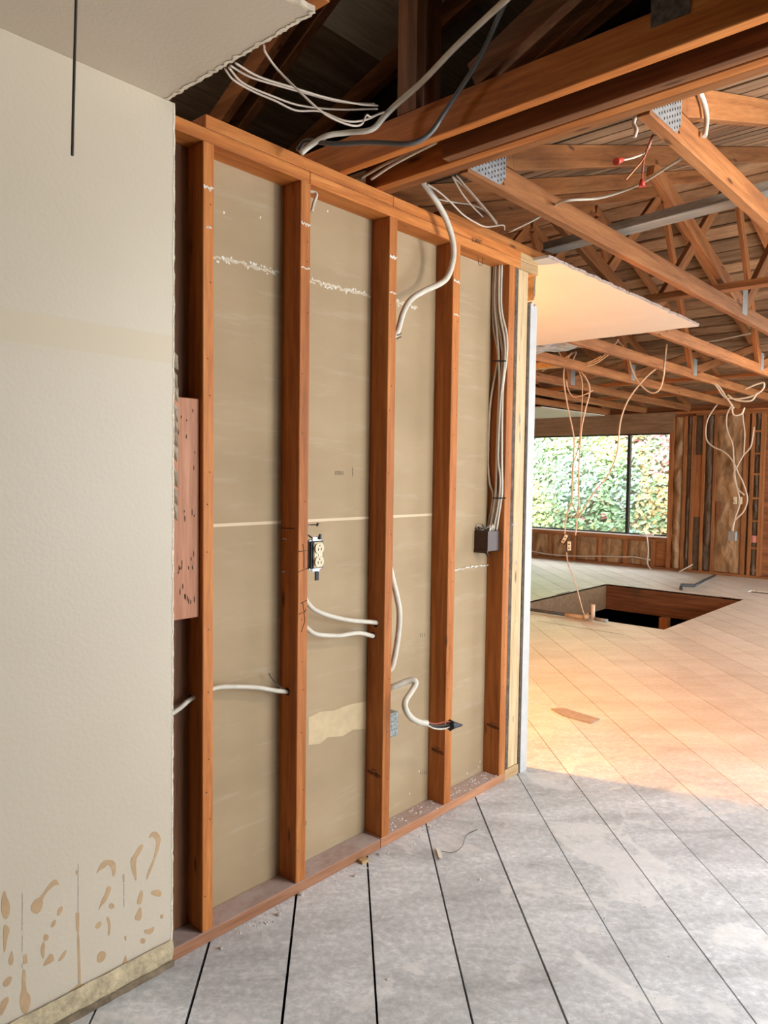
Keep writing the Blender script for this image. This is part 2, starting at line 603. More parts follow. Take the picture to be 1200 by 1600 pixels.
floor = root('floor', 'diagonal plank subfloor, dusty gray near the partition and tan beyond', 'floor', kind='structure')
q2 = math.sqrt(.5)
pitch, off = .2503, -.0035
for k in range(-43, 60):
    s0, s1 = off + k * pitch, off + (k + 1) * pitch
    near = -6 <= k <= 8
    g = (R.uniform(.0030, .0048) if near else R.uniform(.0022, .0042))
    if 4 < k <= 12:
        g *= .6
    s0 += g
    s1 -= g
    L = 20
    poly = [(s0 * q2 - L * q2, s0 * q2 + L * q2), (s0 * q2 + L * q2, s0 * q2 - L * q2), (s1 * q2 + L * q2, s1 * q2 - L * q2), (s1 * q2 - L * q2, s1 * q2 + L * q2)]
    for c in ((1, 0, X1), (-1, 0, -X0), (0, 1, Y1), (0, -1, -Y0)):
        poly = clip(poly, *c)
    if len(poly) < 3:
        continue
    pcs = [poly]
    for h in ((HX0, HX1, HY0, HY1), H2):
        pcs = [p2 for p1 in pcs for p2 in (rect_minus(p1, h) if (max(v[0] for v in p1) > h[0] and min(v[0] for v in p1) < h[1] and max(v[1] for v in p1) > h[2] and min(v[1] for v in p1) < h[3]) else [p1])]
    mb = MB()
    dz = R.uniform(-.0012, .0)
    for p in pcs:
        mb.prism([(x, y, dz) for x, y in p], (0, 0, -.019))
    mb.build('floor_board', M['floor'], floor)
part('crawlspace_ground', M['void'], floor, X0, X1, Y0, Y1, -.95, -.9, b=0)
# joists round the pit and under the boards
for x in [-6 + .61 * i for i in range(17)]:
    if x + .04 < HX0 - .05 or x > HX1 + .05:
        part('floor_joist', M['old_y'], floor, x, x + .038, Y0, Y1, -.21, -.021)
    else:
        part('floor_joist', M['old_y'], floor, x, x + .038, Y0, HY0 - .04, -.21, -.021)
part('pit_rim', M['header_x'], floor, HX0 - .04, HX0, HY0 - .04, HY1 + .04, -.34, -.001)
part('pit_rim', M['hall_y'], floor, HX1, HX1 + .04, HY0 - .04, HY1 + .04, -.34, -.0205)
part('pit_rim', M['old_x'], floor, HX0, HX1, HY1, HY1 + .04, -.34, -.001)
part('pit_rim', M['old_x'], floor, HX0, HX1, HY0 - .04, HY0, -.34, -.0205)
part('pit_post', M['hall_z'], floor, -1.79, -1.68, HY1 - .10, HY1 - .002, -.9, -.34)
for a in ((X0, X1, Y1, Y1 + .1), (X0, X1, Y0 - .1, Y0), (X0 - .1, X0, Y0, Y1), (X1, X1 + .1, Y0, Y1)):
    part('foundation', M['void'], floor, *a, -.95, -.0, b=0)
part('floor_patch_seam', M['slot'], floor, -1.9, -1.0, 5.2, 5.205, -.002, .0006, b=0)

# ------------------------------------------------------------------ partition wall
wall = root('wall_left', 'stripped partition wall of orange studs with a painted drywall strip', 'wall', kind='structure')
ZS = 2.391
for y0, y1, mt in ((-.029, .009, 'fir_z'), (.346, .390, 'fir_z'), (.783, .827, 'fir_z'), (1.178, 1.226, 'fir_z'), (1.599, 1.650, 'fir_z')):
    part('stud', M[mt], wall, -.089, 0, y0, y1, .038, ZS, b=.002)
for y0 in (-.42, -.83, -1.24, -1.65):
    part('stud', M['fir_z'], wall, -.089, 0, y0, y0 + .038, .038, ZS)
part('end_stud', M['pale_z'], wall, -.089, -.004, 1.682, 1.768, .05, ZS, b=.003)['label'] = 'pale newer pine end stud'
mb = MB()
for z, a, c in ((1.70, .008, .035), (1.62, .006, .03), (1.99, .003, .02), (1.03, .006, .012), (.28, .005, .018), (.75, .003, .008), (2.12, .003, .05)):
    mb.prism([(-.0041, 1.715 + a * math.cos(k * .6283) * R.uniform(.7, 1) + .012 * math.sin(z * 9), z + c * math.sin(k * .6283)) for k in range(10)], (.0004, 0, 0))
mb.build('knot', M['shim'], wall)['kind'] = 'stuff'
part('mastic_strip', M['mastic'], wall, -.089, -.003, 1.653, 1.681, .05, ZS)
part('end_block', M['pale_y'], wall, -.089, -.002, 1.655, 1.775, .0, .048)
part('bottom_plate', M['plate_y'], wall, -.089, .002, -1.7, .775, .0, .038, b=.002)
part('bottom_plate', M['plate_y'], wall, -.089, .0, .779, 1.653, .0, .038, b=.002)
part('top_plate', M['fir_y'], wall, -.089, .0, -.145, .385, ZS, ZS + .038, b=.002)
part('top_plate', M['fir_y'], wall, -.089, .0, .386, 1.69, ZS, ZS + .038, b=.002)
part('top_plate', M['fir_y'], wall, -.089, .001, -.022, .80, ZS + .039, ZS + .077, b=.002)
part('top_plate', M['fir_y'], wall, -.089, .001, .801, 1.69, ZS + .039, ZS + .077, b=.002)
part('top_plate', M['pale_y'], wall, -.089, -.001, 1.691, 1.85, ZS, ZS + .038, b=.002)
part('top_plate', M['pale_y'], wall, -.089, -.001, 1.691, 1.85, ZS + .039, ZS + .077, b=.002)
part('nailer', M['fir_y'], wall, -.075, -.012, 1.13, 3.35, ZS + .078, ZS + .122, b=.003)
part('dark_bay_sheet', M['old_z'], wall, -.088, -.074, -.42, -.031, .039, 2.39)  # thin dark brown sheet at the back of the bay left of the first stud
part('blocking', M['block_z'], wall, -.060, -.016, -.42, -.030, 1.006, 1.652, b=.002)['label'] = 'wide pinkish board let in beside the first stud'
# white drywall return at the end of the wall
mb = MB()
pts = [(-.1, 1.783, 0), (-.1, 1.842, 0), (-.1, 1.842, 2.23), (-.1, 1.828, 2.252), (-.1, 1.812, 2.238), (-.1, 1.800, 2.262), (-.1, 1.783, 2.246)]
mb.prism([(.003, y, z) for _, y, z in pts], (-.113, 0, 0)).build('jamb_panel', M['white_panel'], wall)
part('jamb_edge', M['mastic'], wall, -.09, -.002, 1.770, 1.782, .03, 2.24)
mb = MB()
mb.prism([(-.02, y, z) for y, z in ((1.845, 2.46), (1.862, 2.46), (1.865, 2.40), (1.858, 2.35), (1.862, 2.31), (1.848, 2.28), (1.843, 2.30))], (-.07, 0, 0)).build('torn_corner', M['grime'], wall)
# drywall of the next room, seen from behind
part('backing_sheet', M['backing'], wall, -.102, -.0895, -1.7, 1.78, 0.005, 1.266, b=0)
part('backing_sheet', M['backing'], wall, -.102, -.0895, -1.7, 1.78, 1.271, 2.46, b=0)
part('sheet_joint', M['backing'], wall, -.095, -.0892, 1.178, 1.78, 1.262, 1.276, b=0)
part('sheet_edge', M['joint'], wall, -.095, -.0885, -.03, 1.178, 1.2655, 1.2755, b=0)


def ragged(y0, y1, n, amp, seed):
    rr = random.Random(seed)
    return [(y0 + (y1 - y0) * i / n, amp * (rr.random() - .5) * (2.2 if rr.random() < .15 else 1)) for i in range(n + 1)]


edge = [(-.131 - .010 * (1 - z / 2.45) + d * .6, z) for z, d in ragged(.03, 2.452, 150, .0035, 3)]
mb = MB()
poly = [(0.0005, -4.2, .03)] + [(0.0005, y, z) for y, z in edge] + [(0.0005, -4.2, 2.452)]
mb.prism(poly, (.0125, 0, 0)).build('drywall_sheet', M['paint'], wall)['label'] = 'painted off-white drywall left standing'
mb = MB()
rr = random.Random(5)
inn = [(y - rr.uniform(.002, .006), z) for y, z in edge]
for i in range(len(edge) - 1):
    a, b, c, d = inn[i], inn[i + 1], edge[i + 1], edge[i]
    mb.prism([(.0132, *a), (.0132, *b), (.0132, c[0] + .001, c[1]), (.0132, d[0] + .001, d[1])], (.0006, 0, 0))
mb.build('torn_edge', M['gypsum'], wall)['kind'] = 'stuff'
mb = MB()
for k in range(11):
    z = 1.30 + .42 * k / 10 + rr.uniform(-.02, .02)
    mb.prism([(.0, -.128, z), (.012, -.126 + rr.uniform(0, .006), z - .01), (.009, -.122 + rr.uniform(0, .004), z + .03), (.0, -.129, z + .045)], (.002, .0, .0))
mb.build('torn_flap', M['gypsum'], wall)['kind'] = 'stuff'
# old glue at the foot of the painted wall
mb = MB()
mb.grid((.0136, -4.2, .012), (0, 4.055, 0), (0.004, 0, .072), 160, 6, lambda u, v: .003 + .007 * math.sin(math.pi * v) + .005 * noise.noise(Vector((u * 90, v * 2, 0))))
mb.build('glue_strip', M['glue'], wall)
mb = MB()
mb.grid((.013, -4.2, .0), (0, 4.06, 0), (.002, 0, .024), 160, 3, lambda u, v: .008 + .006 * noise.noise(Vector((u * 110, v * 2, 4))))
mb.build('grime_strip', M['grime'], wall)

TEARS = [
    [(10, 590), (25, 570), (30, 600), (45, 630), (48, 670), (35, 710), (15, 705), (5, 660)],
    [(15, 740), (30, 730), (48, 760), (35, 790), (25, 865), (17, 860)],
    [(50, 870), (58, 850), (65, 910), (50, 930), (38, 910)],
    [(10, 1010), (35, 980), (58, 975), (50, 1010), (25, 1030)],
    [(0, 1100), (35, 1068), (45, 1085), (20, 1140), (0, 1170)],
    [(145, 645), (165, 615), (190, 605), (240, 530), (265, 520), (280, 550), (265, 545), (235, 565), (200, 610), (203, 640), (185, 680), (160, 685), (145, 665)],
    [(110, 880), (125, 870), (130, 915), (110, 920)],
    [(105, 940), (122, 950), (120, 1040), (145, 1070), (140, 1120), (120, 1158), (100, 1140), (90, 1090), (105, 1030)],
    [(240, 750), (238, 735), (255, 710), (265, 715), (258, 740)],
    [(265, 690), (275, 655), (295, 645), (293, 670), (275, 695)],
    [(203, 790), (215, 775), (230, 785), (225, 805), (208, 815)],
    [(190, 850), (200, 815), (212, 820), (208, 870), (205, 898), (195, 880)],
    [(203, 920), (240, 860), (258, 900), (235, 915), (205, 930)],
    [(270, 905), (300, 860), (315, 850), (305, 880), (285, 905)],
    [(355, 680), (372, 678), (370, 770), (358, 765)],
    [(362, 770), (371, 770), (376, 900), (380, 1010), (368, 1010), (365, 900)],
    [(322, 1050), (370, 1010), (400, 1012), (360, 1045)],
    [(450, 500), (470, 450), (495, 428), (543, 435), (543, 490), (530, 517), (525, 470), (505, 450), (490, 470), (465, 480)],
    [(460, 675), (475, 620), (495, 590), (500, 555), (522, 555), (518, 580), (495, 630), (475, 645)],
    [(508, 645), (522, 630), (540, 645), (528, 662), (515, 660)],
    [(448, 735), (470, 715), (478, 730), (462, 755), (447, 750)],
    [(497, 700), (508, 695), (520, 730), (515, 785), (505, 785), (510, 740)],
    [(453, 905), (460, 865), (490, 855), (500, 880), (480, 910), (460, 913)],
    [(610, 430), (630, 405), (655, 360), (675, 358), (660, 395), (635, 430), (642, 530), (633, 525), (615, 470)],
    [(695, 330), (710, 300), (735, 297), (755, 325), (750, 360), (735, 410), (720, 450), (700, 500), (685, 530), (690, 490), (715, 440), (728, 390), (735, 340), (715, 320)],
    [(640, 630), (660, 570), (672, 580), (665, 635), (650, 642)],
    [(628, 710), (640, 680), (660, 645), (665, 680), (660, 718)],
    [(705, 590), (715, 572), (755, 570), (757, 605), (725, 600)],
    [(672, 760), (700, 755), (725, 738), (720, 765), (700, 783), (680, 775)],
    [(655, 810), (665, 795), (682, 800), (680, 820), (663, 825)],
    [(750, 690), (765, 685), (765, 705), (753, 706)],
    [(575, 500), (582, 495), (583, 530), (577, 535)],
    [(583, 790), (592, 785), (592, 810), (586, 808)],
    [(565, 935), (590, 875), (598, 910)],
    [(355, 480), (363, 478), (363, 500), (355, 500)],
]
for t in TEARS:
    # round the outline a little
    pts = []
    for i in range(len(t)):
        a, b, c = Vector(t[i - 1]), Vector(t[i]), Vector(t[(i + 1) % len(t)])
        pts += [b * .75 + a * .25, b * .75 + c * .25] if len(t) > 4 else [b]
    MB().prism([P(x / 3, 1200 + y / 3, 0, .0131) for x, y in pts], (.0005, 0, 0)).build('paper_tear', M['paper'], wall)
mb = MB()
for x, ya, yb in ((103, 560, 1040), (365, 450, 1000), (580, 500, 620)):
    y = ya
    while y < yb:
        h = R.uniform(15, 70)
        if R.random() < .7:
            dx = R.uniform(-1.5, 1.5)
            mb.prism([P((x + dx) / 3, 1200 + y / 3, 0, .0131), P((x + 2.5 + dx) / 3, 1200 + y / 3, 0, .0131), P((x + 2.5) / 3, 1200 + (y + h) / 3, 0, .0131), P(x / 3, 1200 + (y + h) / 3, 0, .0131)], (.0004, 0, 0))
        y += h + 5
mb.build('score_line', M['shim'], wall)['kind'] = 'stuff'


def blob(mb, c, ux, uy, n=12, th=None, jit=.45):
    c, ux, uy = Vector(c), Vector(ux), Vector(uy)
    pts = []
    for i in range(n):
        a = 2 * math.pi * i / n
        r = 1 - jit * R.random()
        pts.append(c + ux * (math.cos(a) * r) + uy * (math.sin(a) * r))
    mb.prism(pts, th or ux.cross(uy).normalized() * .0005)


# plaster smears left by the old ceiling line
mb = MB()
for y in [.05 + i * .011 for i in range(100)]:
    on = (.06 < y < .155) or (.19 < y < .315) or (.42 < y < .50) or (.53 < y < .60) or (.64 < y < .75) or (.87 < y < .95) or (1.0 < y < 1.05)
    if on:
        zz = 2.098 + (y - .09) * .02
        blob(mb, (-.0893, y + R.uniform(-.004, .004), zz + R.uniform(-.012, .012)), (0, R.uniform(.003, .008), 0), (0, R.uniform(-.004, .004), R.uniform(.003, .008)), th=(R.uniform(.0004, .0016), 0, 0))
mb.build('plaster_smear', M['plaster'], wall)['kind'] = 'stuff'
mb = MB()
for y in [.06 + i * .0125 for i in range(80)]:
    if y < .33 or .40 < y < .78 or .85 < y < 1.06:
        blob(mb, (-.08935, y, 2.099 + (y - .09) * .02 + R.uniform(-.006, .006)), (0, R.uniform(.010, .02), 0), (0, 0, R.uniform(.003, .009)), th=(R.uniform(.00012, .00034), 0, 0))
mb.build('smear_haze', M['haze_smear'], wall)['kind'] = 'stuff'
for (ya, yb, z) in ((-.028, .006, 2.262), (-.02, .0, 2.15), (.348, .388, 2.255), (.349, .387, 2.112), (.785, .824, 2.245), (.786, .823, 2.115), (1.182, 1.222, 2.235), (1.184, 1.222, 2.10)):
    mb = MB()
    for k in range(7):
        y = ya + (yb - ya) * (k + .5) / 7
        blob(mb, (.0003, y, z + R.uniform(-.003, .003)), (0, (yb - ya) / 10, 0), (0, 0, R.uniform(.0025, .009 if z > 2.2 else .004)), th=(.0006, 0, 0))
    mb.build('plaster_smear', M['plaster'], wall)['kind'] = 'stuff'
MB().prism([P(x, y, 0, -.0894) for x, y in ((482, 1121), (500, 1112), (522, 1110), (545, 1101), (571, 1096), (572, 1118), (571, 1139), (552, 1140), (536, 1150), (512, 1152), (500, 1162), (482, 1164))], (.0006, 0, 0)).build('paper_tear', M['pale_tear'], wall)
# rough torn line on the last bay
mb = MB()
for k in range(26):
    y = 1.235 + .36 * k / 25
    blob(mb, (-.089, y, 1.021 + R.uniform(-.003, .003)), (0, .012, 0), (0, 0, R.uniform(.002, .005)), th=(R.uniform(.001, .008), 0, 0))
mb.build('plaster_ridge', M['plaster'], wall)['kind'] = 'stuff'
# light scuffs on the backing paper
mb = MB()
for (x, y) in ((350, 332), (407, 340), (512, 330), (838, 1190), (690, 1080), (748, 1198), (730, 1208), (640, 1240), (655, 1205)):
    p = P(x, y, 0, -.0893) if x < 720 else P(min(x, 750), y, 0, -.0893)
    blob(mb, p, (0, .004, 0), (0, 0, .006), th=(.0005, 0, 0))
mb.build('scuff', M['plaster'], wall)['kind'] = 'stuff'

# nail holes and nails in the stud faces
for (y0, y1) in ((-.029, .009), (.346, .390), (.783, .827), (1.178, 1.226), (1.599, 1.650)):
    mb = MB()
    z = .15
    while z < 2.3:
        y = R.uniform(y0 + .008, y1 - .008)
        blob(mb, (.0002, y, z), (0, .0021, 0), (0, 0, .0024), n=7, th=(.0005, 0, 0), jit=.2)
        z += R.uniform(.06, .24)
    mb.build('nail_hole', M['ink'], wall)['kind'] = 'stuff'
mb = MB()
for k in range(34):
    y, z = R.uniform(-.115, -.04), R.choice((R.uniform(1.05, 1.2), R.uniform(1.3, 1.63)))
    blob(mb, (-.0157, y, z), (0, .0016, 0), (0, 0, R.uniform(.004, .012)), n=7, th=(.0005, 0, 0), jit=.3)
mb.build('nail_hole', M['ink'], wall)['kind'] = 'stuff'
for (p0, p1) in (((-.05, .3458, 1.213), (-.05, .322, 1.218)), ((-.055, .3458, 1.105), (-.055, .325, 1.106)), ((.0, .40, 1.263), (-.03, .388, 1.262)), ((-.06, 1.64, 1.21), (.02, 1.685, 1.212))):
    MB().tube([p0, p1], .0016, n=6, smooth=0).build('nail', M['steel'], wall)
mb = MB()
mb.tube([(-.02, .390, 1.262), (.004, .428, 1.264)], .0022, n=6, smooth=0)
mb.tube([(.002, .427, 1.259), (.006, .430, 1.269)], .004, n=6, smooth=0)
mb.build('bent_nail', M['dark_wire'], wall)
mb = MB()
for dz in (0, .02):
    mb.tube([P(620, 524 + dz * 260, 0, -.01), P(627, 521 + dz * 260, 0, -.005)], .002, n=6, smooth=0)
mb.build('staple', M['pipe'], wall)


def text(name, s, mat, loc, size, parent, face='x', sx=1.0, roll=0):
    cu = bpy.data.curves.new(name, 'FONT')
    cu.body = s
    cu.size = size
    cu.extrude = .0003
    o = bpy.data.objects.new(name, cu)
    dg = bpy.context.evaluated_depsgraph_get()
    COL.objects.link(o)
    bpy.context.view_layer.update()
    me = bpy.data.meshes.new_from_object(o.evaluated_get(bpy.context.evaluated_depsgraph_get()))
    bpy.data.objects.remove(o)
    me.materials.clear()
    me.materials.append(mat)
    o = bpy.data.objects.new(name, me)
    if face == 'x':
        m = Matrix(((0, 0, 1), (1, 0, 0), (0, 1, 0)))
    else:
        m = Matrix(((1, 0, 0), (0, 0, -1), (0, 1, 0)))
    m = m @ Matrix.Rotation(roll, 3, 'Z') @ Matrix.Diagonal((sx, 1, 1))
    o.matrix_world = Matrix.Translation(loc) @ m.to_4x4()
    link(o, parent)
    return o


p = P(737, 377, 0, .0016)
text('pencil_lettering', 'SOFFIT', M['ink'], p, .026, wall, sx=.95, roll=.02)
p = P(523, 742, 0, -.0892)
text('printed_code', '07070111', M['ink_soft'], p, .022, wall, sx=.55)
mb = MB()
for yy, s in ((733, 1), (741, -1)):
    c = P(551, yy, 0, -.0892)
    mb.prism([c + Vector((0, -.003, -.008 * s)), c + Vector((0, .003, -.008 * s)), c + Vector((0, 0, .010 * s))], (.0005, 0, 0))
mb.build('printed_arrow', M['ink_soft'], wall)
for (x, y, n) in ((657, 1207, 5), (657, 992, 3), (475, 1286, 2)):
    mb = MB()
    for k in range(n):
        c = P(x + k * 3, y, 0, -.0892)
        mb.prism([c + Vector((0, -.0025, -.008)), c + Vector((0, .0005, -.008)), c + Vector((0, .0025, .008)), c + Vector((0, -.0005, .008))], (.0005, 0, 0))
    mb.build('printed_mark', M['ink_soft'], wall)


def stamp(px, py, yface, parent):
    """worn mill stamp: an oval band of broken letters on a stud side"""
    mb = MB()
    c = P(px, py, 1, yface - .0003)
    w, h = .030, .011
    for k in range(9):
        x = -w + 2 * w * k / 8
        hh = h * (.55 + .45 * math.cos(x / w * 1.3)) * R.uniform(.7, 1)
        zz = -.10 * x
        for a, b in ((R.uniform(.001, .0024), hh), (.0028, .0016)):
            dz = zz + (0 if b == hh else R.uniform(-hh, hh) * .6)
            mb.prism([c + Vector((x - a, 0, dz - b)), c + Vector((x + a, 0, dz - b)), c + Vector((x + a, 0, dz + b)), c + Vector((x - a, 0, dz + b))], (0, -.0004, 0))
    for k in range(5):
        x = -.012 + .006 * k
        mb.prism([c + Vector((x - .0015, 0, .014)), c + Vector((x + .0015, 0, .014)), c + Vector((x + .0015, 0, .018)), c + Vector((x - .0015, 0, .018))], (0, -.0004, 0))
    mb.build('mill_stamp', M['ink'], parent)


stamp(584, 1209, .783, wall)
stamp(684, 1174, 1.178, wall)
stamp(770, 1135, 1.599, wall)


def stroke(pts, plane, name='pencil_line', r=.0011):
    MB().tube([P(x, y, 0, plane) for x, y in pts], r, n=5, smooth=3).build(name, M['ink'], wall)


stroke([(479, 938), (470, 943)], .0004)
stroke([(473, 942), (474, 948), (475, 954), (476, 957), (478, 952)], .0004)
stroke([(467, 960), (474, 957), (476, 965), (476, 972), (473, 980), (471, 988)], .0004)
stroke([(466, 862), (480, 860)], .0004)
stroke([(473, 850), (475, 862), (475, 888)], .0004)
stroke([(466, 894), (480, 888)], .0004)
stroke([(747, 402), (748, 413), (753, 414), (754, 403)], .0006)
for (x0, x1, y, yf) in ((440, 460, 825, .346),):
    MB().tube([P(x0, y, 1, yf - .0003), P(x1, y + 1, 1, yf - .0003)], .0015, n=5, smooth=0).build('pencil_line', M['ink'], wall)
# holes bored in the studs where cables pass
for (x, y, yf) in ((587, 975, .783), (583, 993, .783), (449, 1081, .346), (298, 1092, -.029)):
    mb = MB()
    blob(mb, P(x, y, 1, yf - .0004), (.013, 0, 0), (0, 0, .014), n=12, th=(0, -.0004, 0), jit=.15)
    mb.build('bored_hole', M['void'], wall)

# ------------------------------------------------------------------ other walls
far = root('wall_back', 'far wall with open studs, brown paper insulation and a long header', 'wall', kind='structure')
HALL = M['hall_z']
part('sheathing', M['old_x'], far, X0, -5.7, FY + .09, FY + .11, 0, 4.6, b=0)
part('sheathing', M['old_x'], far, -2.55, RX, FY + .09, FY + .11, 0, 4.6, b=0)
part('sheathing', M['old_x'], far, -5.7, -2.55, FY + .09, FY + .11, 2.15, 4.6, b=0)
part('sheathing', M['old_x'], far, -5.7, -2.55, FY + .09, FY + .11, 0, .50, b=0)
part('bottom_plate', M['hall_x'], far, X0, RX, FY, FY + .089, 0, .038)
part('top_plate', M['hall_x'], far, -2.53, RX, FY - .002, FY + .089, 2.429, 2.467)
part('top_plate', M['hall_x'], far, -2.20, RX, FY, FY + .089, 2.391, 2.428)
part('header', M['header_x'], far, X0, -2.535, FY - .004, FY + .087, 2.144, 2.467, b=.003)['label'] = 'deep grayish brown header over the window'
part('sill_plate', M['hall_x'], far, X0, -2.60, FY - .002, FY + .087, .435, .500)
for x in (-5.55, -5.10, -4.652, -4.20, -3.735, -3.288, -2.832):
    part('cripple_stud', HALL, far, x - .002, x + .056, FY, FY + .089, .038, .435)
SX = [(-2.593, -2.520), (-2.374, -2.325), (-2.250, -2.203), (-2.090, -2.050), (-1.927, -1.885), (-1.503, -1.440), (-1.407, -1.360), (-1.278, -1.225)]
SX += [(-1.278 + .41 * k, -1.235 + .41 * k) for k in range(1, 13)]
for a, b in SX:
    part('stud', HALL, far, a, b, FY, FY + .089, .038, 2.391)
part('blocking', M['hall_z'], far, -2.203, -2.09, FY + .030, FY + .080, .85, 1.80)
for z in (.10, .42, .82, 1.15, 1.5, 1.8, 2.12):
    part('fire_block', M['hall_x'], far, -1.360, -1.278, FY + .004, FY + .08, z, z + .030)


def batt(x0, x1, z0, z1, m, amp, seed):
    mb = MB()
    nx, nz = max(5, int((x1 - x0) / .022)), max(8, int((z1 - z0) / .03))
    mb.grid((x0, FY + .075, z0), (x1 - x0, 0, 0), (0, 0, z1 - z0), nx, nz,
            lambda u, v: .020 + amp * (.35 + .65 * math.sin(math.pi * min(1, max(0, u)))) * (.7 + 1.1 * noise.noise(Vector((u * (x1 - x0) * 7 + seed, v * (z1 - z0) * 4, seed))) + .7 * abs(noise.noise(Vector((u * (x1 - x0) * 15 + v * (z1 - z0) * 6, v * (z1 - z0) * 9, seed + 9))))))
    return mb.build('insulation_batt', m, far)


xs = [-5.55, -5.10, -4.652, -4.20, -3.735, -3.288, -2.832]
for i in range(len(xs) - 1):
    batt(xs[i] + .06, xs[i + 1] - .006, .045, .43, M['kraft'], .05, i * 3.1)
batt(-2.77, -2.60, .045, .43, M['hall_x'], .01, 5)
cav = [(-2.518, -2.376, 'kraft', .06), (-2.323, -2.252, 'batt', .05), (-2.201, -2.092, 'batt', .015), (-2.048, -1.929, 'batt', .05), (-1.883, -1.505, 'kraft', .05), (-1.438, -1.409, 'batt', .02), (-1.358, -1.280, 'batt', .055)]
for i in range(len(SX) - 9, len(SX) - 1):
    cav.append((SX[i][1] + .003, SX[i + 1][0] - .003, 'kraft', .05))
for i, (a, b, m, amp) in enumerate(cav):
    batt(a, b, .045, 2.385, M[m], amp, i * 5.3)
mb = MB()
mb.grid((-1.357, FY + .02, .52), (.075, 0, 0), (0, 0, .10), 5, 5, lambda u, v: .02 * math.sin(math.pi * u) * math.sin(math.pi * v))
mb.build('pink_tuft', M['pink'], far)
mb = MB().box(-1.87, -1.80, FY + .012, FY + .016, .80, 1.10, b=0)
mb.build('torn_opening', M['old_z'], far)

win = root('window_1', 'wide black framed sliding window looking onto an ivy bank', 'window', kind='structure')
WX0, WX1, WZ0, WZ1 = -5.6, -2.588, .522, 2.144
part('frame', M['frame_black'], win, WX0, WX1, FY + .02, FY + .075, WZ1 - .022, WZ1)
part('frame', M['frame_black'], win, WX0, WX1 - .012, FY + .02, FY + .075, WZ0, WZ0 + .022)
part('frame', M['frame_black'], win, WX0, WX0 + .03, FY + .02, FY + .075, WZ0, WZ1)
part('frame', M['frame_white'], win, WX1 - .012, WX1 - .002, FY + .015, FY + .08, WZ0, WZ1 - .02)
part('mullion', M['frame_black'], win, -3.275, -3.228, FY + .01, FY + .075, WZ0, WZ1)
part('pane', M['glass'], win, WX0 + .03, -3.275, FY + .045, FY + .049, WZ0 + .02, WZ1 - .02, b=0)
part('pane', M['glass'], win, -3.228, WX1 - .012, FY + .035, FY + .039, WZ0 + .02, WZ1 - .02, b=0)
part('sill', M['frame_white'], win, WX0, WX1, FY - .004, FY + .088, .501, .522)

wr = root('wall_right', 'right hand wall with two tall window openings', 'wall', kind='structure')
for a, b, z0, z1 in ((Y0, .7, 0, 4.6), (.7, 2.7, 2.25, 4.6), (2.7, 4.6, 0, 4.6), (4.6, 10.2, 2.25, 4.6), (10.2, Y1 + .02, 0, 4.6), (.7, 2.7, 0, .15), (4.6, 10.2, 0, .15)):
    part('wall_panel', M['inner_wall'], wr, RX, RX + .1, a, b, z0, z1, b=0)
wf = root('wall_front', 'painted wall behind the viewer', 'wall', kind='structure')
part('wall_panel', M['inner_wall'], wf, X0, RX + .1, Y0 - .1, Y0, 0, 4.6, b=0)
wo = root('wall_outer', 'outer wall of the room behind the partition', 'wall', kind='structure')
part('wall_panel', M['inner_wall'], wo, X0 - .1, X0, Y0, Y1 + .02, 0, 4.6, b=0)

# ------------------------------------------------------------------ ceilings left in place
cl = root('ceiling', 'painted drywall ceiling with a broken edge over the painted wall', 'ceiling', kind='structure')
eA = [(x, -.155 + d) for x, d in ragged(.013, .607, 70, .005, 11)]
eB = [(.604 + d - .018 * (-.17 - y), y) for y, d in ragged(-.175, -4.2, 200, .005, 12)]
poly = [(.0, -4.2)] + [(.0, -.152)] + eA + eB
mb = MB()
mb.prism([(x, y, 2.4525) for x, y in poly], (0, 0, .0125)).build('drywall_sheet', M['paint'], cl)
mb = MB()
rr = random.Random(8)
for ln, (ox, oy) in ((eA, (0, -1)), (eB, (-1, 0))):
    ins = [(x + ox * rr.uniform(.004, .013), y + oy * rr.uniform(.004, .013)) for x, y in ln]
    for i in range(len(ln) - 1):
        a, b, c, d = ins[i], ins[i + 1], ln[i + 1], ln[i]
        mb.prism([(*a, 2.4518), (*b, 2.4518), (c[0] - ox * .002, c[1] - oy * .002, 2.4518), (d[0] - ox * .002, d[1] - oy * .002, 2.4518)], (0, 0, -.0008))
mb.build('torn_edge', M['gypsum'], cl)['kind'] = 'stuff'
part('ceiling_joist', M['fir_x'], cl, -.05, .64, -.180, -.142, 2.4655, 2.555)
part('ceiling_joist', M['fir_y'], cl, .585, .623, -4.2, -.181, 2.4655, 2.555)
for y in (-.79, -1.4, -2.01, -2.62):
    part('ceiling_joist', M['old_x'], cl, -.05, .584, y, y + .038, 2.4655, 2.555)

so = root('ceiling', 'remnant of cream ceiling drywall glowing orange past the end of the partition', 'ceiling', kind='structure')
zc = 2.452
eC = [(.075 + d, y) for y, d in ragged(1.80, 3.80, 40, .010, 21)]
eD = [(x, 3.82 + d) for x, d in ragged(.06, -2.3, 30, .010, 22)]
mb = MB()
mb.prism([(x, y, zc) for x, y in [(-.089, 1.87), (-.089, 1.80)] + eC + eD + [(-2.3, -1.0), (-.115, -1.0), (-.115, 1.87)]], (0, 0, .0125)).build('drywall_sheet', M['soffit'], so)
mb = MB()
for i in range(len(eC) - 1):
    a, b = eC[i], eC[i + 1]
    mb.prism([(a[0] - .001, a[1], zc - .0004), (b[0] - .001, b[1], zc - .0004), (b[0] + R.uniform(.004, .01), b[1], zc + .004), (a[0] + R.uniform(.004, .01), a[1], zc + .004)], (0, 0, .008))
mb.build('torn_edge', M['soffit_edge'], so)['kind'] = 'stuff'
sf = root('ceiling', 'pale scrap of ceiling drywall against the window header', 'ceiling', kind='structure')
mb = MB()
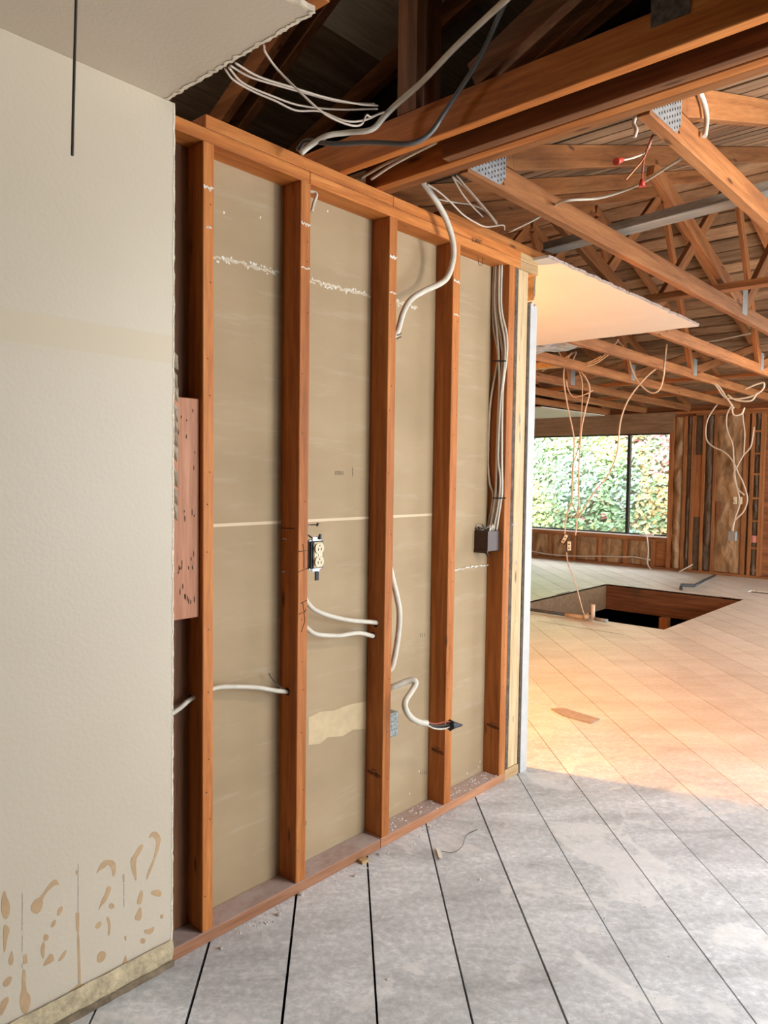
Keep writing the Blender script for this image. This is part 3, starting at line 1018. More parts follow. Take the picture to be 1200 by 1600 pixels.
mb.prism([(x, y, zc) for x, y in ((-6.5, 8.45), (-3.75, 8.40), (-3.72, 9.2), (-3.66, 10.28), (-6.5, 10.28))], (0, 0, .0125)).build('drywall_sheet', M['soffit'], sf)

# ------------------------------------------------------------------ main roof
SL = .326
YE, YR = .79, 5.6
ZH = 2.467


def roof_z(y):                       # top of the truss top chord
    z = 2.465 + .094 + SL * (min(y, 2 * YR - y) - YE)
    return z


deck = root('ceiling', 'underside of the board roof over the big room', 'ceiling', kind='structure')
cs = math.cos(math.atan(SL))
for side in (1, -1):
    y = YE - .05
    i = 0
    while y < YR - .01:
        w = R.choice((.165, .185, .19)) * cs
        a, b = y, min(y + w, YR)
        ya, yb = (a, b) if side == 1 else (2 * YR - a, 2 * YR - b)
        za, zb = roof_z(ya) + .003, roof_z(yb) + .003
        if side == -1:
            za, zb = 2.559 + SL * (a - YE) + .003, 2.559 + SL * (b - YE) + .003
        mb = MB()
        mb.prism([(X0, ya, za), (X0, yb, zb), (X0, yb, zb + .019), (X0, ya, za + .019)], (RX - X0, 0, 0))
        mb.build('sheathing_board', M['deck_x'], deck)
        y += w + R.choice((.018, .028, .04))
mb = MB()
zr = 2.559 + SL * (YR - YE)
mb.prism([(X0, YE - .06, 2.60), (X0, YR, zr + .075), (X0, YR, zr + .10), (X0, YE - .06, 2.63)], (RX - X0, 0, 0))
mb.prism([(X0, 2 * YR - YE + .3, 2.50), (X0, YR, zr + .075), (X0, YR, zr + .10), (X0, 2 * YR - YE + .3, 2.53)], (RX - X0, 0, 0))
mb.build('roofing_felt', M['void'], deck)


HALLC = ((.155, .050, .013), (.29, .107, .033), (.40, .17, .058))


def truss_meshes():
    out = []
    z0 = ZH
    out.append(('bottom_chord', MB().box(0, .038, YE + .005, FY + .08, z0, z0 + .089, b=.0015).mesh('bottom_chord', M['hall_y'])))
    for s in (1, -1):
        ya, yb = YE + .01, YR - (.02 if s == 1 else -.02)
        f = (lambda y: y) if s == 1 else (lambda y: 2 * YR - y)
        c0 = 2.559 - .047
        mb = MB().bar((.019, f(YE + .28), c0 + SL * .28), (.019, f(YR - .025), c0 + SL * (YR - YE - .025)), .038, .089)
        # heel wedge
        mb.prism([(.001, f(YE + .01), z0 + .091), (.001, f(YE + .01), z0 + .095), (.001, f(YE + .30), 2.559 + SL * .29), (.001, f(YE + .30), 2.559 + SL * .29 - .092)], (.036, 0, 0))
        out.append(('top_chord', mb.mesh('top_chord', wood('chord_lumber', 'y', *HALLC, rot=s * math.atan(SL)))))
    n1, n2 = 3.85, 6.58
    top = lambda y: 2.47 + SL * (min(y, 2 * YR - y) - YE)
    for a, b in ((n1, 2.35), (n1, YR - .06), (n2, YR + .06), (n2, 8.6)):
        sgn = .05 if b > a else -.05
        mb = MB().bar((.019, a + sgn, z0 + .095), (.019, b, top(b) - .01), .038, .089)
        out.append(('web', mb.mesh('web', wood('web_lumber', 'y', *HALLC, rot=math.atan2(top(b) - z0, b - a)))))
    for a in (n1, n2):
        out.append(('nail_plate', MB().box(.0383, .040, a - .05, a + .05, z0 + .03, z0 + .20, b=0).box(-.002, -.0003, a - .05, a + .05, z0 + .03, z0 + .20, b=0).mesh('nail_plate', M['steel_dull'])))
    return out


TM = truss_meshes()
heel = MB()
hz = [(YE + .015, ZH + .012), (YE + .20, ZH + .012), (YE + .235, ZH + .05), (YE + .235, ZH + .155), (YE + .015, ZH + .145)]
heel.prism([(.0384, y, z) for y, z in hz], (.0016, 0, 0))
HEEL = heel.mesh('heel_plate', M['steel'])
th = MB()
for i in range(11):
    for j in range(7):
        y, z = YE + .028 + i * .0195, ZH + .022 + j * .0185 + (.009 if i % 2 else 0)
        if z < ZH + .14:
            th.prism([(.0401, y - .004, z - .003), (.0401, y + .004, z - .003), (.0401, y + .0025, z + .0045), (.0401, y - .0025, z + .0045)], (.0004, 0, 0))
TEETH = th.mesh('plate_teeth', M['slot'])
TX = [(.930, 'roof truss whose heel plate catches the light, nearest the viewer'), (.303, 'roof truss landing on the beam just past the partition top'),
      (-.322, 'roof truss coming out over the edge of the orange ceiling remnant'), (-.960, 'second roof truss coming out from behind the ceiling remnant, with white cables along it'),
      (-1.62, 'third roof truss in from the ceiling remnant, hung with tan cables'), (-2.34, 'fourth roof truss beyond the ceiling remnant'),
      (-3.03, 'roof truss beside the pale scrap of ceiling at the window'), (-3.66, 'roof truss resting over the left part of the window header'),
      (-4.28, 'roof truss second from the outer wall'), (-4.90, 'roof truss nearest the outer wall')]
for x, lb in TX:
    t = root('roof_truss', lb, 'truss', 'roof trusses over the big room', loc=(x, 0, 0))
    for nm, me in TM:
        link(bpy.data.objects.new(nm, me), t)
    if x > .2:
        hp = link(bpy.data.objects.new('heel_plate', HEEL), t)
        tt = link(bpy.data.objects.new('plate_teeth', TEETH), hp)
        tt['kind'] = 'stuff'
mb = MB()
mb.grid((-1.57, 3.92, 2.535), (.58, 0, 0), (0, .60, 0), 14, 10, lambda u, v: .03 * noise.noise(Vector((u * 6, v * 5, 2))) - .045 * math.sin(math.pi * v))
tag(mb.build('insulation_scrap', M['scrap']), 'crumpled gray blue scrap lying on the trusses at the far edge of the ceiling remnant', 'insulation')
mb = MB().box(-2.30, -1.66, 5.2, 5.29, 2.50, 2.56, b=.004)
tag(mb.build('wood_block', M['pale_y']), 'pale wood block fixed between two trusses above the dangling cables', 'wood block')
# bracing boards across the trusses
br = MB().bar(P(858, 388, 2, 2.60), P(1330, 262, 2, 2.60), .10, .038, side=(0, 1, 0)).build('brace_board', M['gray_x'])
tag(br, 'weathered gray board lying across the first two roof trusses', 'board')
for (y, z, lb) in ((3.35, 2.575, 'brown brace lying across the trusses behind the gray board'), (7.4, 2.575, 'brown brace lying across the trusses beyond the pit'), (8.9, 2.575, 'brown brace lying across the trusses near the window')):
    b = MB().box(-6, 1.9, y, y + .089, z - .018, z + .020, b=.002).build('brace_board', M['hall_x'])
    tag(b, lb, 'board')

# ------------------------------------------------------------------ kitchen roof and girder
kr = root('ceiling', 'dark attic roof boards above the partition and kitchen', 'ceiling', kind='structure')
kz = lambda x: 3.36 + .333 * x if x < 1.6 else 3.36 + .333 * 1.6 - .333 * (x - 1.6)
KX = [-2.6, -2.3, -2.0, -1.72, -1.42, -1.13, -.84, -.62, -.39, .20, .50, .80, 1.1, 1.6, 2.1, 2.6, RX]
for i in range(len(KX) - 1):
    xa, xb = KX[i], KX[i + 1]
    ye = min(4.0, YE + (kz((xa + xb) / 2) - 2.66) / SL)
    dz = .006 * (i % 2)
    mb = MB().prism([(xa, Y0, kz(xa) + dz), (xb, Y0, kz(xb) + dz), (xb, Y0, kz(xb) + .019 + dz), (xa, Y0, kz(xa) + .019 + dz)], (0, max(.5, ye) - Y0, 0))
    mb.build('roof_board', M['ply_pale'] if xa == -.39 else M['deck_y'], kr)
mb = MB()
mb.box(-6.6, RX, Y0, 1.0, 3.95, 4.0)
mb.box(-6.6, -2.5, Y0, .75, 2.62, 2.66)
mb.box(-2.62, -2.58, Y0, .75, 2.45, 2.7)
mb.build('roofing_felt', M['void'], kr)
for y in (-3.4, -2.8, -2.2, -1.6, -1.0, -.4, .18):
    MB().bar((-2.4, y, kz(-2.4) - .05), (1.58, y, kz(1.58) - .05), .038, .089, side=(0, 1, 0)).build('rafter', M['old_x'], kr)
for y in (1.16, 1.77):
    MB().bar((-1.4, y, kz(-1.4) - .05), (1.58, y, kz(1.58) - .05), .038, .089, side=(0, 1, 0)).build('rafter', M['old_x'], kr)

for ply, (ya, lb) in enumerate(((.515, 'near ply of the attic girder truss with a bottom chord over the kitchen'), (.600, 'second ply of the attic girder truss behind the first'))):
    g = root('girder_truss', lb, 'truss', 'attic girder trusses')
    if ply == 0:
        part('bottom_chord', M['fir_x'], g, -.6, RX, ya, ya + .037, 2.467, 2.572, b=.002)
    else:
        part('bottom_chord', M['old_x'], g, -.6, RX, ya, ya + .037, 2.515, 2.60, b=.002)
    part('post', M['old_z'], g, .262, .342, ya, ya + .037, 2.573 if ply == 0 else 2.601, 3.42, b=.002)
    a, b = P(742, 122, 1, .534), P(905, -30, 1, .534)
    a, b = Vector((a.x, ya + .018, a.z)), Vector((b.x, ya + .018, b.z))
    MB().bar(a, b + (b - a) * 1.2, .037, .080, side=(0, 1, 0)).build('web', M['old_x'], g)
    a, b = P(600, 190, 1, .534), P(540, 90, 1, .534)
    a = Vector((.25, ya + .018, 2.60))
    b = Vector((-1.1, ya + .018, 2.98))
    MB().bar((.20, ya + .018, 3.36), (-1.2, ya + .018, 2.60), .037, .080, side=(0, 1, 0)).build('web', M['old_x'], g)
    if ply == 0:
        p0, p1 = P(1018, -12, 1, .513), P(1078, 20, 1, .513)
        part('nail_plate', M['plate_dark'], g, p0.x, p1.x, .5125, .5147, p1.z, 2.64, b=0)
hb = root('header_beam', 'three ply built up beam carrying the roof trusses across the opening', 'beam')
part('ply', M['old_x'], hb, .335, RX, .656, .694, 2.467, 2.600, b=.002)
part('ply', M['fir_x'], hb, -.05, RX, .701, .740, 2.467, 2.640, b=.002)
part('ply', M['hall_x'], hb, -.02, RX, .7415, .782, 2.469, 2.640, b=.002)

# ------------------------------------------------------------------ outside: bank with ivy
ext = root('ground', 'bare earth bank rising beyond the window', 'ground', kind='structure')


def bank(x, y):
    t = max(0, min(1, (y - 11.4) / 5.5))
    return -.6 + 6.2 * t ** .9 + .35 * noise.noise(Vector((x * .7, y * .7, 0)))


mb = MB()
n0 = len(mb.v)
NX, NY = 40, 24
for i in range(NX + 1):
    for j in range(NY + 1):
        x, y = -15 + 20 * i / NX, 10.6 + 8.0 * j / NY
        mb.v.append((x, y, bank(x, y) if y > 11.3 else -.6))
for i in range(NX):
    for j in range(NY):
        q = i * (NY + 1) + j
        mb.f.append((q, q + NY + 1, q + NY + 2, q + 1))
mb.build('earth', plain('dark_earth', (.22, .24, .15), .9, nscale=3), ext)
LV = {
    'ivy': (leaf_mat('ivy_green', (.20, .34, .14), (.38, .52, .30)), 'pale green ivy leaves covering the bank', 1.0),
    'fern': (leaf_mat('blue_green', (.26, .40, .30), (.45, .56, .46)), 'bluish green leaves low on the bank', 1.0),
    'bright': (leaf_mat('yellow_green', (.46, .54, .16), (.62, .64, .28)), 'yellow green leaves scattered among the ivy', 1.0),
    'autumn': (leaf_mat('autumn_orange', (.70, .45, .18), (.78, .60, .30)), 'orange yellow autumn leaves at the right of the bank', 1.0),
    'crimson': (leaf_mat('autumn_red', (.68, .25, .24), (.74, .40, .34)), 'red creeper leaves high at the right of the window', 1.0),
}
LM = {k: MB() for k in LV}
rl = random.Random(42)
for k in range(34000):
    x = rl.uniform(-10.5, -1.5)
    y = rl.uniform(11.5, 16.5)
    z = bank(x, y) + rl.uniform(.02, .30)
    h = noise.noise(Vector((x * .9, y * .9, 3)))
    ang = (x - CAMX) / (y - CAMY)
    right = (ang + .46) * 14 + h * 1.1
    u = rl.random()
    if right > .70 and z > 1.5 and u < .6:
        kind = 'crimson'
    elif right > .35 and u < .6:
        kind = 'autumn'
    elif h > .15 and u < .75:
        kind = 'bright'
    elif h < -.12 and u < .7:
        kind = 'fern'
    elif u < .06:
        kind = 'autumn' if u < .04 else 'crimson'
    else:
        kind = 'ivy'
    s = rl.uniform(.035, .078)
    a = rl.uniform(0, 6.283)
    nrm = Vector((rl.uniform(-.7, .7), -1 + rl.uniform(-.5, .5), .8 + rl.uniform(-.5, .6))).normalized()
    t1 = nrm.orthogonal().normalized()
    t2 = nrm.cross(t1)
    d1 = t1 * math.cos(a) + t2 * math.sin(a)
    d2 = nrm.cross(d1)
    c = Vector((x, y, z))
    mb = LM[kind]
    n = len(mb.v)
    mb.v += [tuple(c - d1 * s), tuple(c + d2 * s * .62 + nrm * s * .2), tuple(c + d1 * s), tuple(c - d2 * s * .62 + nrm * s * .2)]
    mb.f += [(n, n + 1, n + 2), (n, n + 2, n + 3)]
for k, (m, lb, _) in LV.items():
    o = LM[k].build(k + '_leaves' if k != 'ivy' else 'ivy_leaves', m)
    tag(o, lb, 'leaves', kind='stuff')
mb = MB()
rl = random.Random(9)
for k in range(60):
    x, y = rl.uniform(-9.5, -2.5), rl.uniform(11.6, 14.5)
    z = bank(x, y)
    mb.tube([(x, y, z), (x + rl.uniform(-.3, .3), y - .1, z + .4), (x + rl.uniform(-.8, .8), y - .2, z + rl.uniform(.6, 1.1))], .006, n=4, smooth=3)
tag(mb.build('dry_stems', plain('dry_stem', (.42, .34, .24), .8)), 'thin dry stems standing among the ivy', 'stems', kind='stuff')

# ------------------------------------------------------------------ cables on the partition
def wire(pts, r, name, label, mat='cable_white', cat='cable', group=None, n=8):
    o = MB().tube([P(*p) if len(p) == 4 else p for p in pts], r, n=n).build(name, M[mat])
    return tag(o, label, cat, group)


def Z(pts, s, ox, oy, ax, v):
    """zoomed picture points to room points; v may be a list"""
    k = len(pts)
    out = []
    for i, (x, y) in enumerate(pts):
        t = i / (k - 1)
        if isinstance(v, (list, tuple)):
            f = t * (len(v) - 1)
            j = min(int(f), len(v) - 2)
            vv = v[j] + (v[j + 1] - v[j]) * (f - j)
        else:
            vv = v
        out.append(P(ox + x / s, oy + y / s, ax, vv))
    return out


wire([(.03, .80, 2.62), P(664, 290, 0, .05), P(682, 315, 0, .055), P(698, 345, 0, .06), P(708, 380, 0, .06), P(707, 410, 0, .055), P(695, 438, 0, .05), P(662, 455, 0, .03), P(642, 468, 0, .01), P(630, 488, 0, -.015), P(621, 518, 0, -.035),
      (-.055, .842, 1.9), (-.06, .841, 1.5), (-.058, .842, 1.2), P(613, 903, 0, -.045), P(619, 928, 0, -.035), P(624, 958, 0, -.03), P(621, 1000, 0, -.03), P(612, 1043, 0, -.04), (-.05, .845, .68)], .0118, 'cable', 'thick white cable looping from the top plate down beside the third stud')
wire([(-.04, .405, 1.03), P(481, 943, 0, -.035), P(500, 957, 0, -.03), P(540, 968, 0, -.033), P(580, 972, 0, -.036), P(590, 973, 0, -.040)], .0088, 'cable', 'upper of the two white cables curving between the second and third studs')
wire([(-.04, .405, .92), P(480, 982, 0, -.03), P(495, 991, 0, -.022), P(530, 993, 0, -.024), P(560, 989, 0, -.030), P(583, 994, 0, -.042)], .0085, 'cable', 'lower of the two white cables curving between the second and third studs')
wire([P(262, 1119, 0, -.04), P(280, 1107, 0, -.042), P(299, 1092, 0, -.045), P(333, 1076, 0, -.042), P(360, 1073, 0, -.040), P(400, 1074, 0, -.042), P(430, 1079, 0, -.046), P(450, 1081, 0, -.050)], .0078, 'cable', 'white cable passing low through the first stud into the second')
wire([P(420, 1052, 0, -.06), P(426, 1062, 0, -.055), P(436, 1072, 0, -.05), P(449, 1079, 0, -.047)], .0018, 'wire', 'short brown wire curling at the hole in the second stud', 'dark_wire', 'wire')
wire([(-.05, .40, 2.385), P(494, 302, 0, -.03), P(490, 318, 0, -.02), P(487, 331, 0, -.015)], .0055, 'cable', 'short white cable stub at the top of the second stud')

# stripped cable with its joined wires
sc = root('stripped_cable', 'thick white cable curling off the third stud with its bare wires taped', 'cable')
pts = [(-.05, .84, .60), P(611, 1074, 0, -.01), P(622, 1070, 0, .01), P(636, 1064, 0, .03), P(647, 1063, 0, .05), P(649, 1069, 0, .055), P(643, 1080, 0, .06), P(634, 1094, 0, .07), P(633, 1106, 0, .08), P(641, 1120, 0, .09), P(654, 1128, 0, .10), P(667, 1130, 0, .105)]
MB().tube(pts, .0118, n=10).build('sheath', M['cable_white'], sc)
for col, path in (('red_wire', [(666, 1128), (680, 1131), (695, 1128), (708, 1128)]), ('dark_wire', [(666, 1130), (680, 1134), (695, 1133), (708, 1131)]), ('black', [(666, 1131), (680, 1136), (694, 1136), (706, 1133)]), ('cable_white', [(666, 1132), (678, 1138), (693, 1139), (706, 1134)])):
    MB().tube([P(x, y, 0, .106 + .004 * i) for i, (x, y) in enumerate(path)], .0032, n=6).build('conductor', M[col], sc)
c0 = P(703, 1133, 0, .118)
c1 = P(722, 1133, 0, .125)
MB().tube([c0, c0 * .6 + c1 * .4, c1], lambda t: .019 * (1 - t) + .004, n=6, smooth=0).build('tape_cap', M['tape'], sc)

# vertical bundle to the brown box
LB = ['first', 'second', 'third', 'fourth', 'fifth']
BC = [[(938, 95), (930, 250), (935, 400), (955, 520), (945, 600), (918, 760), (908, 1000), (915, 1120), (932, 1190), (905, 1345)],
      [(945, 95), (938, 280), (950, 420), (958, 540), (960, 700), (950, 1000), (942, 1180), (915, 1345)],
      [(951, 95), (948, 300), (968, 450), (976, 560), (958, 750), (948, 1000), (945, 1150), (948, 1210), (922, 1345)],
      [(961, 95), (960, 300), (985, 450), (986, 560), (966, 750), (955, 1000), (965, 1100), (958, 1210), (932, 1350)],
      [(972, 95), (970, 300), (995, 430), (994, 545), (976, 700), (972, 1000), (974, 1150), (966, 1220), (946, 1352)]]
for i, c in enumerate(BC):
    yy = 1.590 - .004 * (i % 2)
    o = MB().tube(Z(c, 3, 460, 380, 1, yy), .0055, n=8).build('cable', M['cable_thin' if i == 1 else 'cable_white'])
    tag(o, 'gray white cable, %s from the left in the bundle running down to the brown box' % LB[i], 'cable', 'bundle of cables on the fifth stud')
for y, lb in ((552, 'upper'), (1195, 'lower')):
    a, b = P(460 + 930 / 3, 380 + y / 3, 1, 1.583), P(460 + 992 / 3, 380 + y / 3, 1, 1.583)
    o = MB().tube([a, (a + b) / 2 + Vector((0, -.004, 0)), b], .003, n=6).build('cable_strap', M['black'])
    tag(o, '%s black strap holding the cable bundle to the stud' % lb, 'strap')

# brown junction box
jb = root('junction_box', 'dark brown open electrical box crammed with wires on the fifth stud', 'electrical box')
bx1, by0, by1, bz0, bz1 = -.018, 1.492, 1.597, 1.094, 1.188
bx0 = P(741, 845, 1, by0).x
mb = MB()
mb.box(bx0, bx1, by0, by0 + .004, bz0, bz1, b=.001).box(bx0, bx1, by1 - .004, by1, bz0, bz1, b=.001).box(bx0, bx0 + .004, by0, by1, bz0, bz1, b=.001).box(bx1 - .004, bx1, by0, by1, bz0, bz1, b=.001).box(bx0, bx1, by0, by1, bz0, bz0 + .004, b=.001)
mb.box(bx0 - .002, bx1 + .002, by0 - .003, by0 + .001, bz0 - .006, bz0 + .008, b=.001)
mb.build('body', M['brown_box'], jb)
for k in range(14):
    a = Vector((R.uniform(bx0 + .01, bx1 - .01), R.uniform(by0 + .01, by1 - .02), bz1 - .02))
    b = Vector((R.uniform(bx0 - .005, bx1), R.uniform(by0 - .01, by1 - .03), bz1 + R.uniform(.008, .03)))
    c = Vector((R.uniform(bx0 + .005, bx1 - .01), R.uniform(by0 + .01, by1 - .02), bz1 - .01))
    MB().tube([a, b, c], .0034, n=6).build('conductor', M[('cable_white', 'cable_gray', 'cable_white', 'cable_white')[k % 4]], jb)
MB().tube([(bx1 - .03, by0 + .03, bz0), (bx1 - .02, by0 + .04, bz0 - .022)], .006, n=6, smooth=0).build('clamp_screw', M['black'], jb)

# outlet box on the second stud
ob = root('outlet_box', 'metal box holding an ivory duplex outlet beside the second stud', 'outlet')
oy0, oy1, oz0, oz1 = .393, .461, 1.112, 1.208
part('back_box', M['brown_box'], ob, -.055, -.012, oy0 + .0, oy1 - .004, oz0, oz1, b=.003)
part('box_rim', M['steel'], ob, -.012, -.008, oy0 + .008, oy1, oz0 - .003, oz1 + .003, b=.001)
mb = MB().box(-.008, -.005, oy0 + .022, oy1 - .012, oz0 - .012, oz1 + .014, b=.001)
mb.build('mounting_strap', M['steel'], ob)
part('dark_frame', M['black'], ob, -.006, -.001, oy0 + .010, oy1 + .002, oz0 + .001, oz1 - .001, b=.002)
body = part('receptacle', M['ivory'], ob, -.002, .006, oy0 + .020, oy1 - .006, oz0 + .004, oz1 - .004, b=.003)
yc = (oy0 + oy1) / 2 + .007
for zc_ in (oz0 + .025, oz1 - .025):
    mb = MB()
    mb.prism([(.006, yc + math.cos(a) * .020, zc_ + max(-.0165, min(.0165, math.sin(a) * .021))) for a in [2 * math.pi * k / 20 for k in range(20)]], (.005, 0, 0))
    fc = mb.build('outlet_face', M['ivory'], body)
    mb = MB()
    for dy in (-.007, .007):
        mb.box(.0109, .0114, yc + dy - .0014, yc + dy + .0014, zc_ - .008, zc_ + .002, b=0)
    mb.tube([(.0109, yc, zc_ + .009), (.0114, yc, zc_ + .009)], .0025, n=8, smooth=0)
    mb.build('outlet_slots', M['slot'], body)
MB().tube([(.006, yc, (oz0 + oz1) / 2), (.0085, yc, (oz0 + oz1) / 2)], .003, n=8, smooth=0).build('face_screw', M['steel'], body)
part('tab', M['black'], ob, -.004, .002, oy1 - .020, oy1 - .010, oz1 + .004, oz1 + .022, b=.001)
part('tab', M['black'], ob, -.004, .002, yc - .010, yc + .006, oz0 - .040, oz0 - .010, b=.001)
MB().tube([(-.04, oy0 + .01, oz1), (-.03, oy0 + .02, oz1 + .018), (-.02, oy0 + .035, oz1 + .008)], .003, n=6).build('conductor', M['cable_gray'], ob)

# steel box behind the third stud
sb = root('steel_box', 'galvanised steel outlet box seen edge on beside the third stud', 'electrical box')
p0, p1 = P(607, 1116, 0, -.05), P(621, 1148, 0, -.05)
part('body', M['steel_mottled'], sb, -.089, -.045, .829, p1.y, p1.z, p0.z, b=.003)
for k in range(3):
    MB().tube([(-.06 - .008 * k, .845 + .01 * k, p0.z - .01), (-.06, .842 + .012 * k, p0.z + .025), (-.075, .838, p0.z + .06)], .0032, n=6).build('conductor', M['cable_white' if k else 'copper'], sb)

# ------------------------------------------------------------------ attic cables
A = [[(183, 215), (210, 250), (270, 285), (340, 315), (405, 345), (480, 348), (560, 378), (620, 375), (672, 352)],
     [(200, 205), (260, 240), (340, 265), (430, 290), (540, 318), (650, 325)],
     [(215, 197), (290, 240), (400, 275), (500, 305), (600, 325), (660, 330)],
     [(195, 212), (240, 260), (330, 300), (420, 330), (540, 342), (660, 340)],
     [(305, 142), (310, 165), (350, 220), (420, 290), (480, 345), (530, 375), (580, 392), (610, 388), (625, 360), (640, 365), (680, 350)]]
AL = ['lowest thin tan wire from the broken ceiling edge', 'straight thin tan wire from the broken ceiling edge', 'topmost thin tan wire from the broken ceiling edge', 'sagging thin tan wire from the broken ceiling edge', 'thin tan wire dropping steeply from high on the ceiling edge and curling up']
for i, c in enumerate(A):
    o = MB().tube(Z(c, 2, 260, 0, 1, [-.13 if i < 4 else -.12, .15, .42]), .0030, n=6).build('wire', M['cable_thin'])
    tag(o, AL[i], 'wire', 'thin wires at the ceiling edge')
o = MB().tube(Z([(1090, -30), (1060, 0), (1000, 55), (900, 150), (800, 255), (720, 325), (680, 365), (640, 405), (560, 415), (500, 425), (450, 455), (420, 480)], 2, 260, 0, 1, [.30, .42, .46, .46, .40, .32, .28]), .0088, n=8).build('cable', M['cable_white'])
tag(o, 'thick white cable rising from the partition top past the attic post', 'cable')
o = MB().tube(Z([(1080, -40), (1062, 0), (1035, 60), (980, 180), (930, 260), (870, 350), (830, 410), (790, 440), (740, 450), (640, 445), (520, 450), (440, 440), (410, 470)], 2, 260, 0, 1, [.38, .46, .48, .48, .44, .40, .32, .28]), .0075, n=8).build('cable', M['cable_gray'])
tag(o, 'dark gray cable drooping across the attic girder', 'cable')
for i, (c, lb) in enumerate((([(850, 432), (760, 478), (680, 515), (605, 558)], 'upper pale cable tucked between the girder and the built up beam'), ([(845, 445), (770, 482), (700, 520), (640, 560)], 'lower pale cable tucked between the girder and the built up beam'))):
    o = MB().tube(Z(c, 2, 260, 0, 1, [.645, .64]), .005, n=6).build('cable', M['cable_white'])
    tag(o, lb, 'cable')
C8 = [([(95, 150), (200, 220), (300, 310), (400, 410), (500, 475), (600, 515), (740, 500), (755, 540)], [.12, .06, .0], 'thin wire drooping from the beam onto the ledge over the partition'),
      ([(180, 280), (320, 305), (480, 330), (590, 380), (660, 465), (700, 505)], [.05, .0, -.03], 'thin wire bowing level from behind the thick cable'),
      ([(310, 85), (450, 210), (560, 340), (690, 490)], [.2, .1, -.03], 'left straight thin wire slanting down from the beam'),
      ([(345, 75), (480, 230), (600, 370), (690, 480)], [.22, .1, -.03], 'right straight thin wire slanting down from the beam'),
      ([(310, 85), (400, 240), (490, 350), (570, 430)], [.2, .1, -.03], 'darker thin wire slanting down from the beam')]
for c, v, lb in C8:
    o = MB().tube(Z(c, 5.4545, 650, 260, 0, v), .0034, n=6).build('wire', M['cable_thin'])
    tag(o, lb, 'wire', 'thin wires under the beam')
o = MB().tube([P(796, 362, 0, .12), P(837, 342, 0, .25), P(860, 326, 0, .29), P(881, 314, 0, .42), P(933, 310, 0, .52), P(975, 298, 0, .62), P(1008, 283, 0, .72), P(1041, 262, 0, .82), P(1064, 248, 0, .91)], .005, n=8).build('cable', M['cable_white'])
tag(o, 'white cable swagged between the two nearest roof trusses', 'cable')
pg = root('wire_pigtail', 'cut wires with red wire nuts dangling under the nearest truss', 'wire')
for c, m in (([(770, 505), (745, 565), (700, 590), (650, 602)], 'cable_white'), ([(770, 505), (735, 590), (700, 635), (665, 675)], 'copper'), ([(766, 508), (737, 590), (730, 640), (728, 675)], 'red_wire')):
    MB().tube(Z(c, 2.4, 700, 0, 0, [.90, .85]), .003, n=6).build('conductor', M[m], pg)
for a, b in (((655, 599), (630, 606)), ((728, 672), (727, 700))):
    q = Z([a, b], 2.4, 700, 0, 0, .85)
    MB().tube(q, lambda t: .006 + .005 * t, n=8, smooth=0).build('wire_nut', M['red'], pg)
o = MB().tube(Z([(940, 335), (955, 370), (966, 410), (970, 455), (962, 512)], 2.4, 700, 0, 0, .985), .0085, n=8).build('cable', M['cable_white'])
tag(o, 'white cable hanging in front of the nearest truss top chord', 'cable')
o = MB().tube(Z([(720, 425), (704, 438), (696, 465), (706, 488), (698, 516)], 2.4, 700, 0, 1, .80), .006, n=6).build('cable', M['cable_thin'])
tag(o, 'frayed pale cable end hanging at the beam corner', 'cable')
o = MB().tube([P(121, -60, 0, .40), P(119, 0, 0, .40), P(116, 110, 0, .40), P(114, 190, 0, .40), P(113, 243, 0, .40)], .0030, n=6).build('hanging_wire', M['dark_wire'])
tag(o, 'single dark wire hanging straight down in front of the painted wall', 'wire')

# ------------------------------------------------------------------ big room cables
YH = 5.75
hv_ = [([(190, 560), (240, 640), (243, 740), (262, 860), (290, 1000), (288, 1100), (282, 1240), (280, 1300), (255, 1370), (247, 1452)], 'tan cable at the left of the dangling group, ending at a tilted outlet'),
       ([(190, 655), (285, 655), (325, 720), (330, 800), (325, 900), (318, 1000), (302, 1080), (285, 1130), (281, 1220), (281, 1300), (300, 1350), (310, 1375)], 'tan cable crossing in the middle of the dangling group'),
       ([(300, 668), (345, 720), (365, 780), (342, 880), (325, 970), (315, 1110), (312, 1210), (315, 1310), (308, 1370), (297, 1460)], 'tan cable at the right of the dangling group, ending at the upright outlet'),
       ([(720, 650), (660, 690), (600, 750), (545, 825), (512, 910), (500, 1000), (490, 1080), (450, 1180), (390, 1250), (340, 1330), (312, 1375)], 'tan cable sweeping in from the right across the window'),
       ([(490, 540), (540, 600), (562, 680), (600, 750), (650, 790), (690, 778), (710, 720), (716, 650), (726, 562)], 'tan cable hanging in a loop under the ceiling remnant'),
       ([(250, 1375), (280, 1368), (310, 1375)], 'short tan cable bridging the dangling group'),
       ([(255, 1540), (265, 1600), (290, 1660), (310, 1730), (330, 1805), (342, 1838)], 'thin wire trailing from the outlets down to the floor by the pit')]
for i, (c, lb) in enumerate(hv_):
    o = MB().tube(Z(c, 3, 800, 350, 1, YH if i != 6 else [YH, 5.62]), .0075 if i not in (1, 5, 6) else .0055, n=7).build('cable', M['cable_tan'])
    tag(o, lb, 'cable', 'cables dangling before the window')
for k, (x, y, tilt, lb) in enumerate(((882, 842, .45, 'tilted loose outlet dangling left before the window'), (889, 853, 0, 'upright loose outlet dangling right before the window'))):
    c = P(x, y, 1, YH - .03 * k)
    ol = root('loose_outlet', lb, 'outlet', loc=c)
    ol.rotation_euler = (0, tilt, .5)
    part('dark_box', M['brown_box'], ol, -.032, .032, .0, .035, -.055, .055, b=.003)
    part('receptacle', M['ivory'], ol, -.018, .018, -.012, .0, -.048, .048, b=.004)
    for z in (-.02, .02):
        part('outlet_slots', M['slot'], ol, -.010, .010, -.0125, -.0115, z - .006, z + .004, b=0)
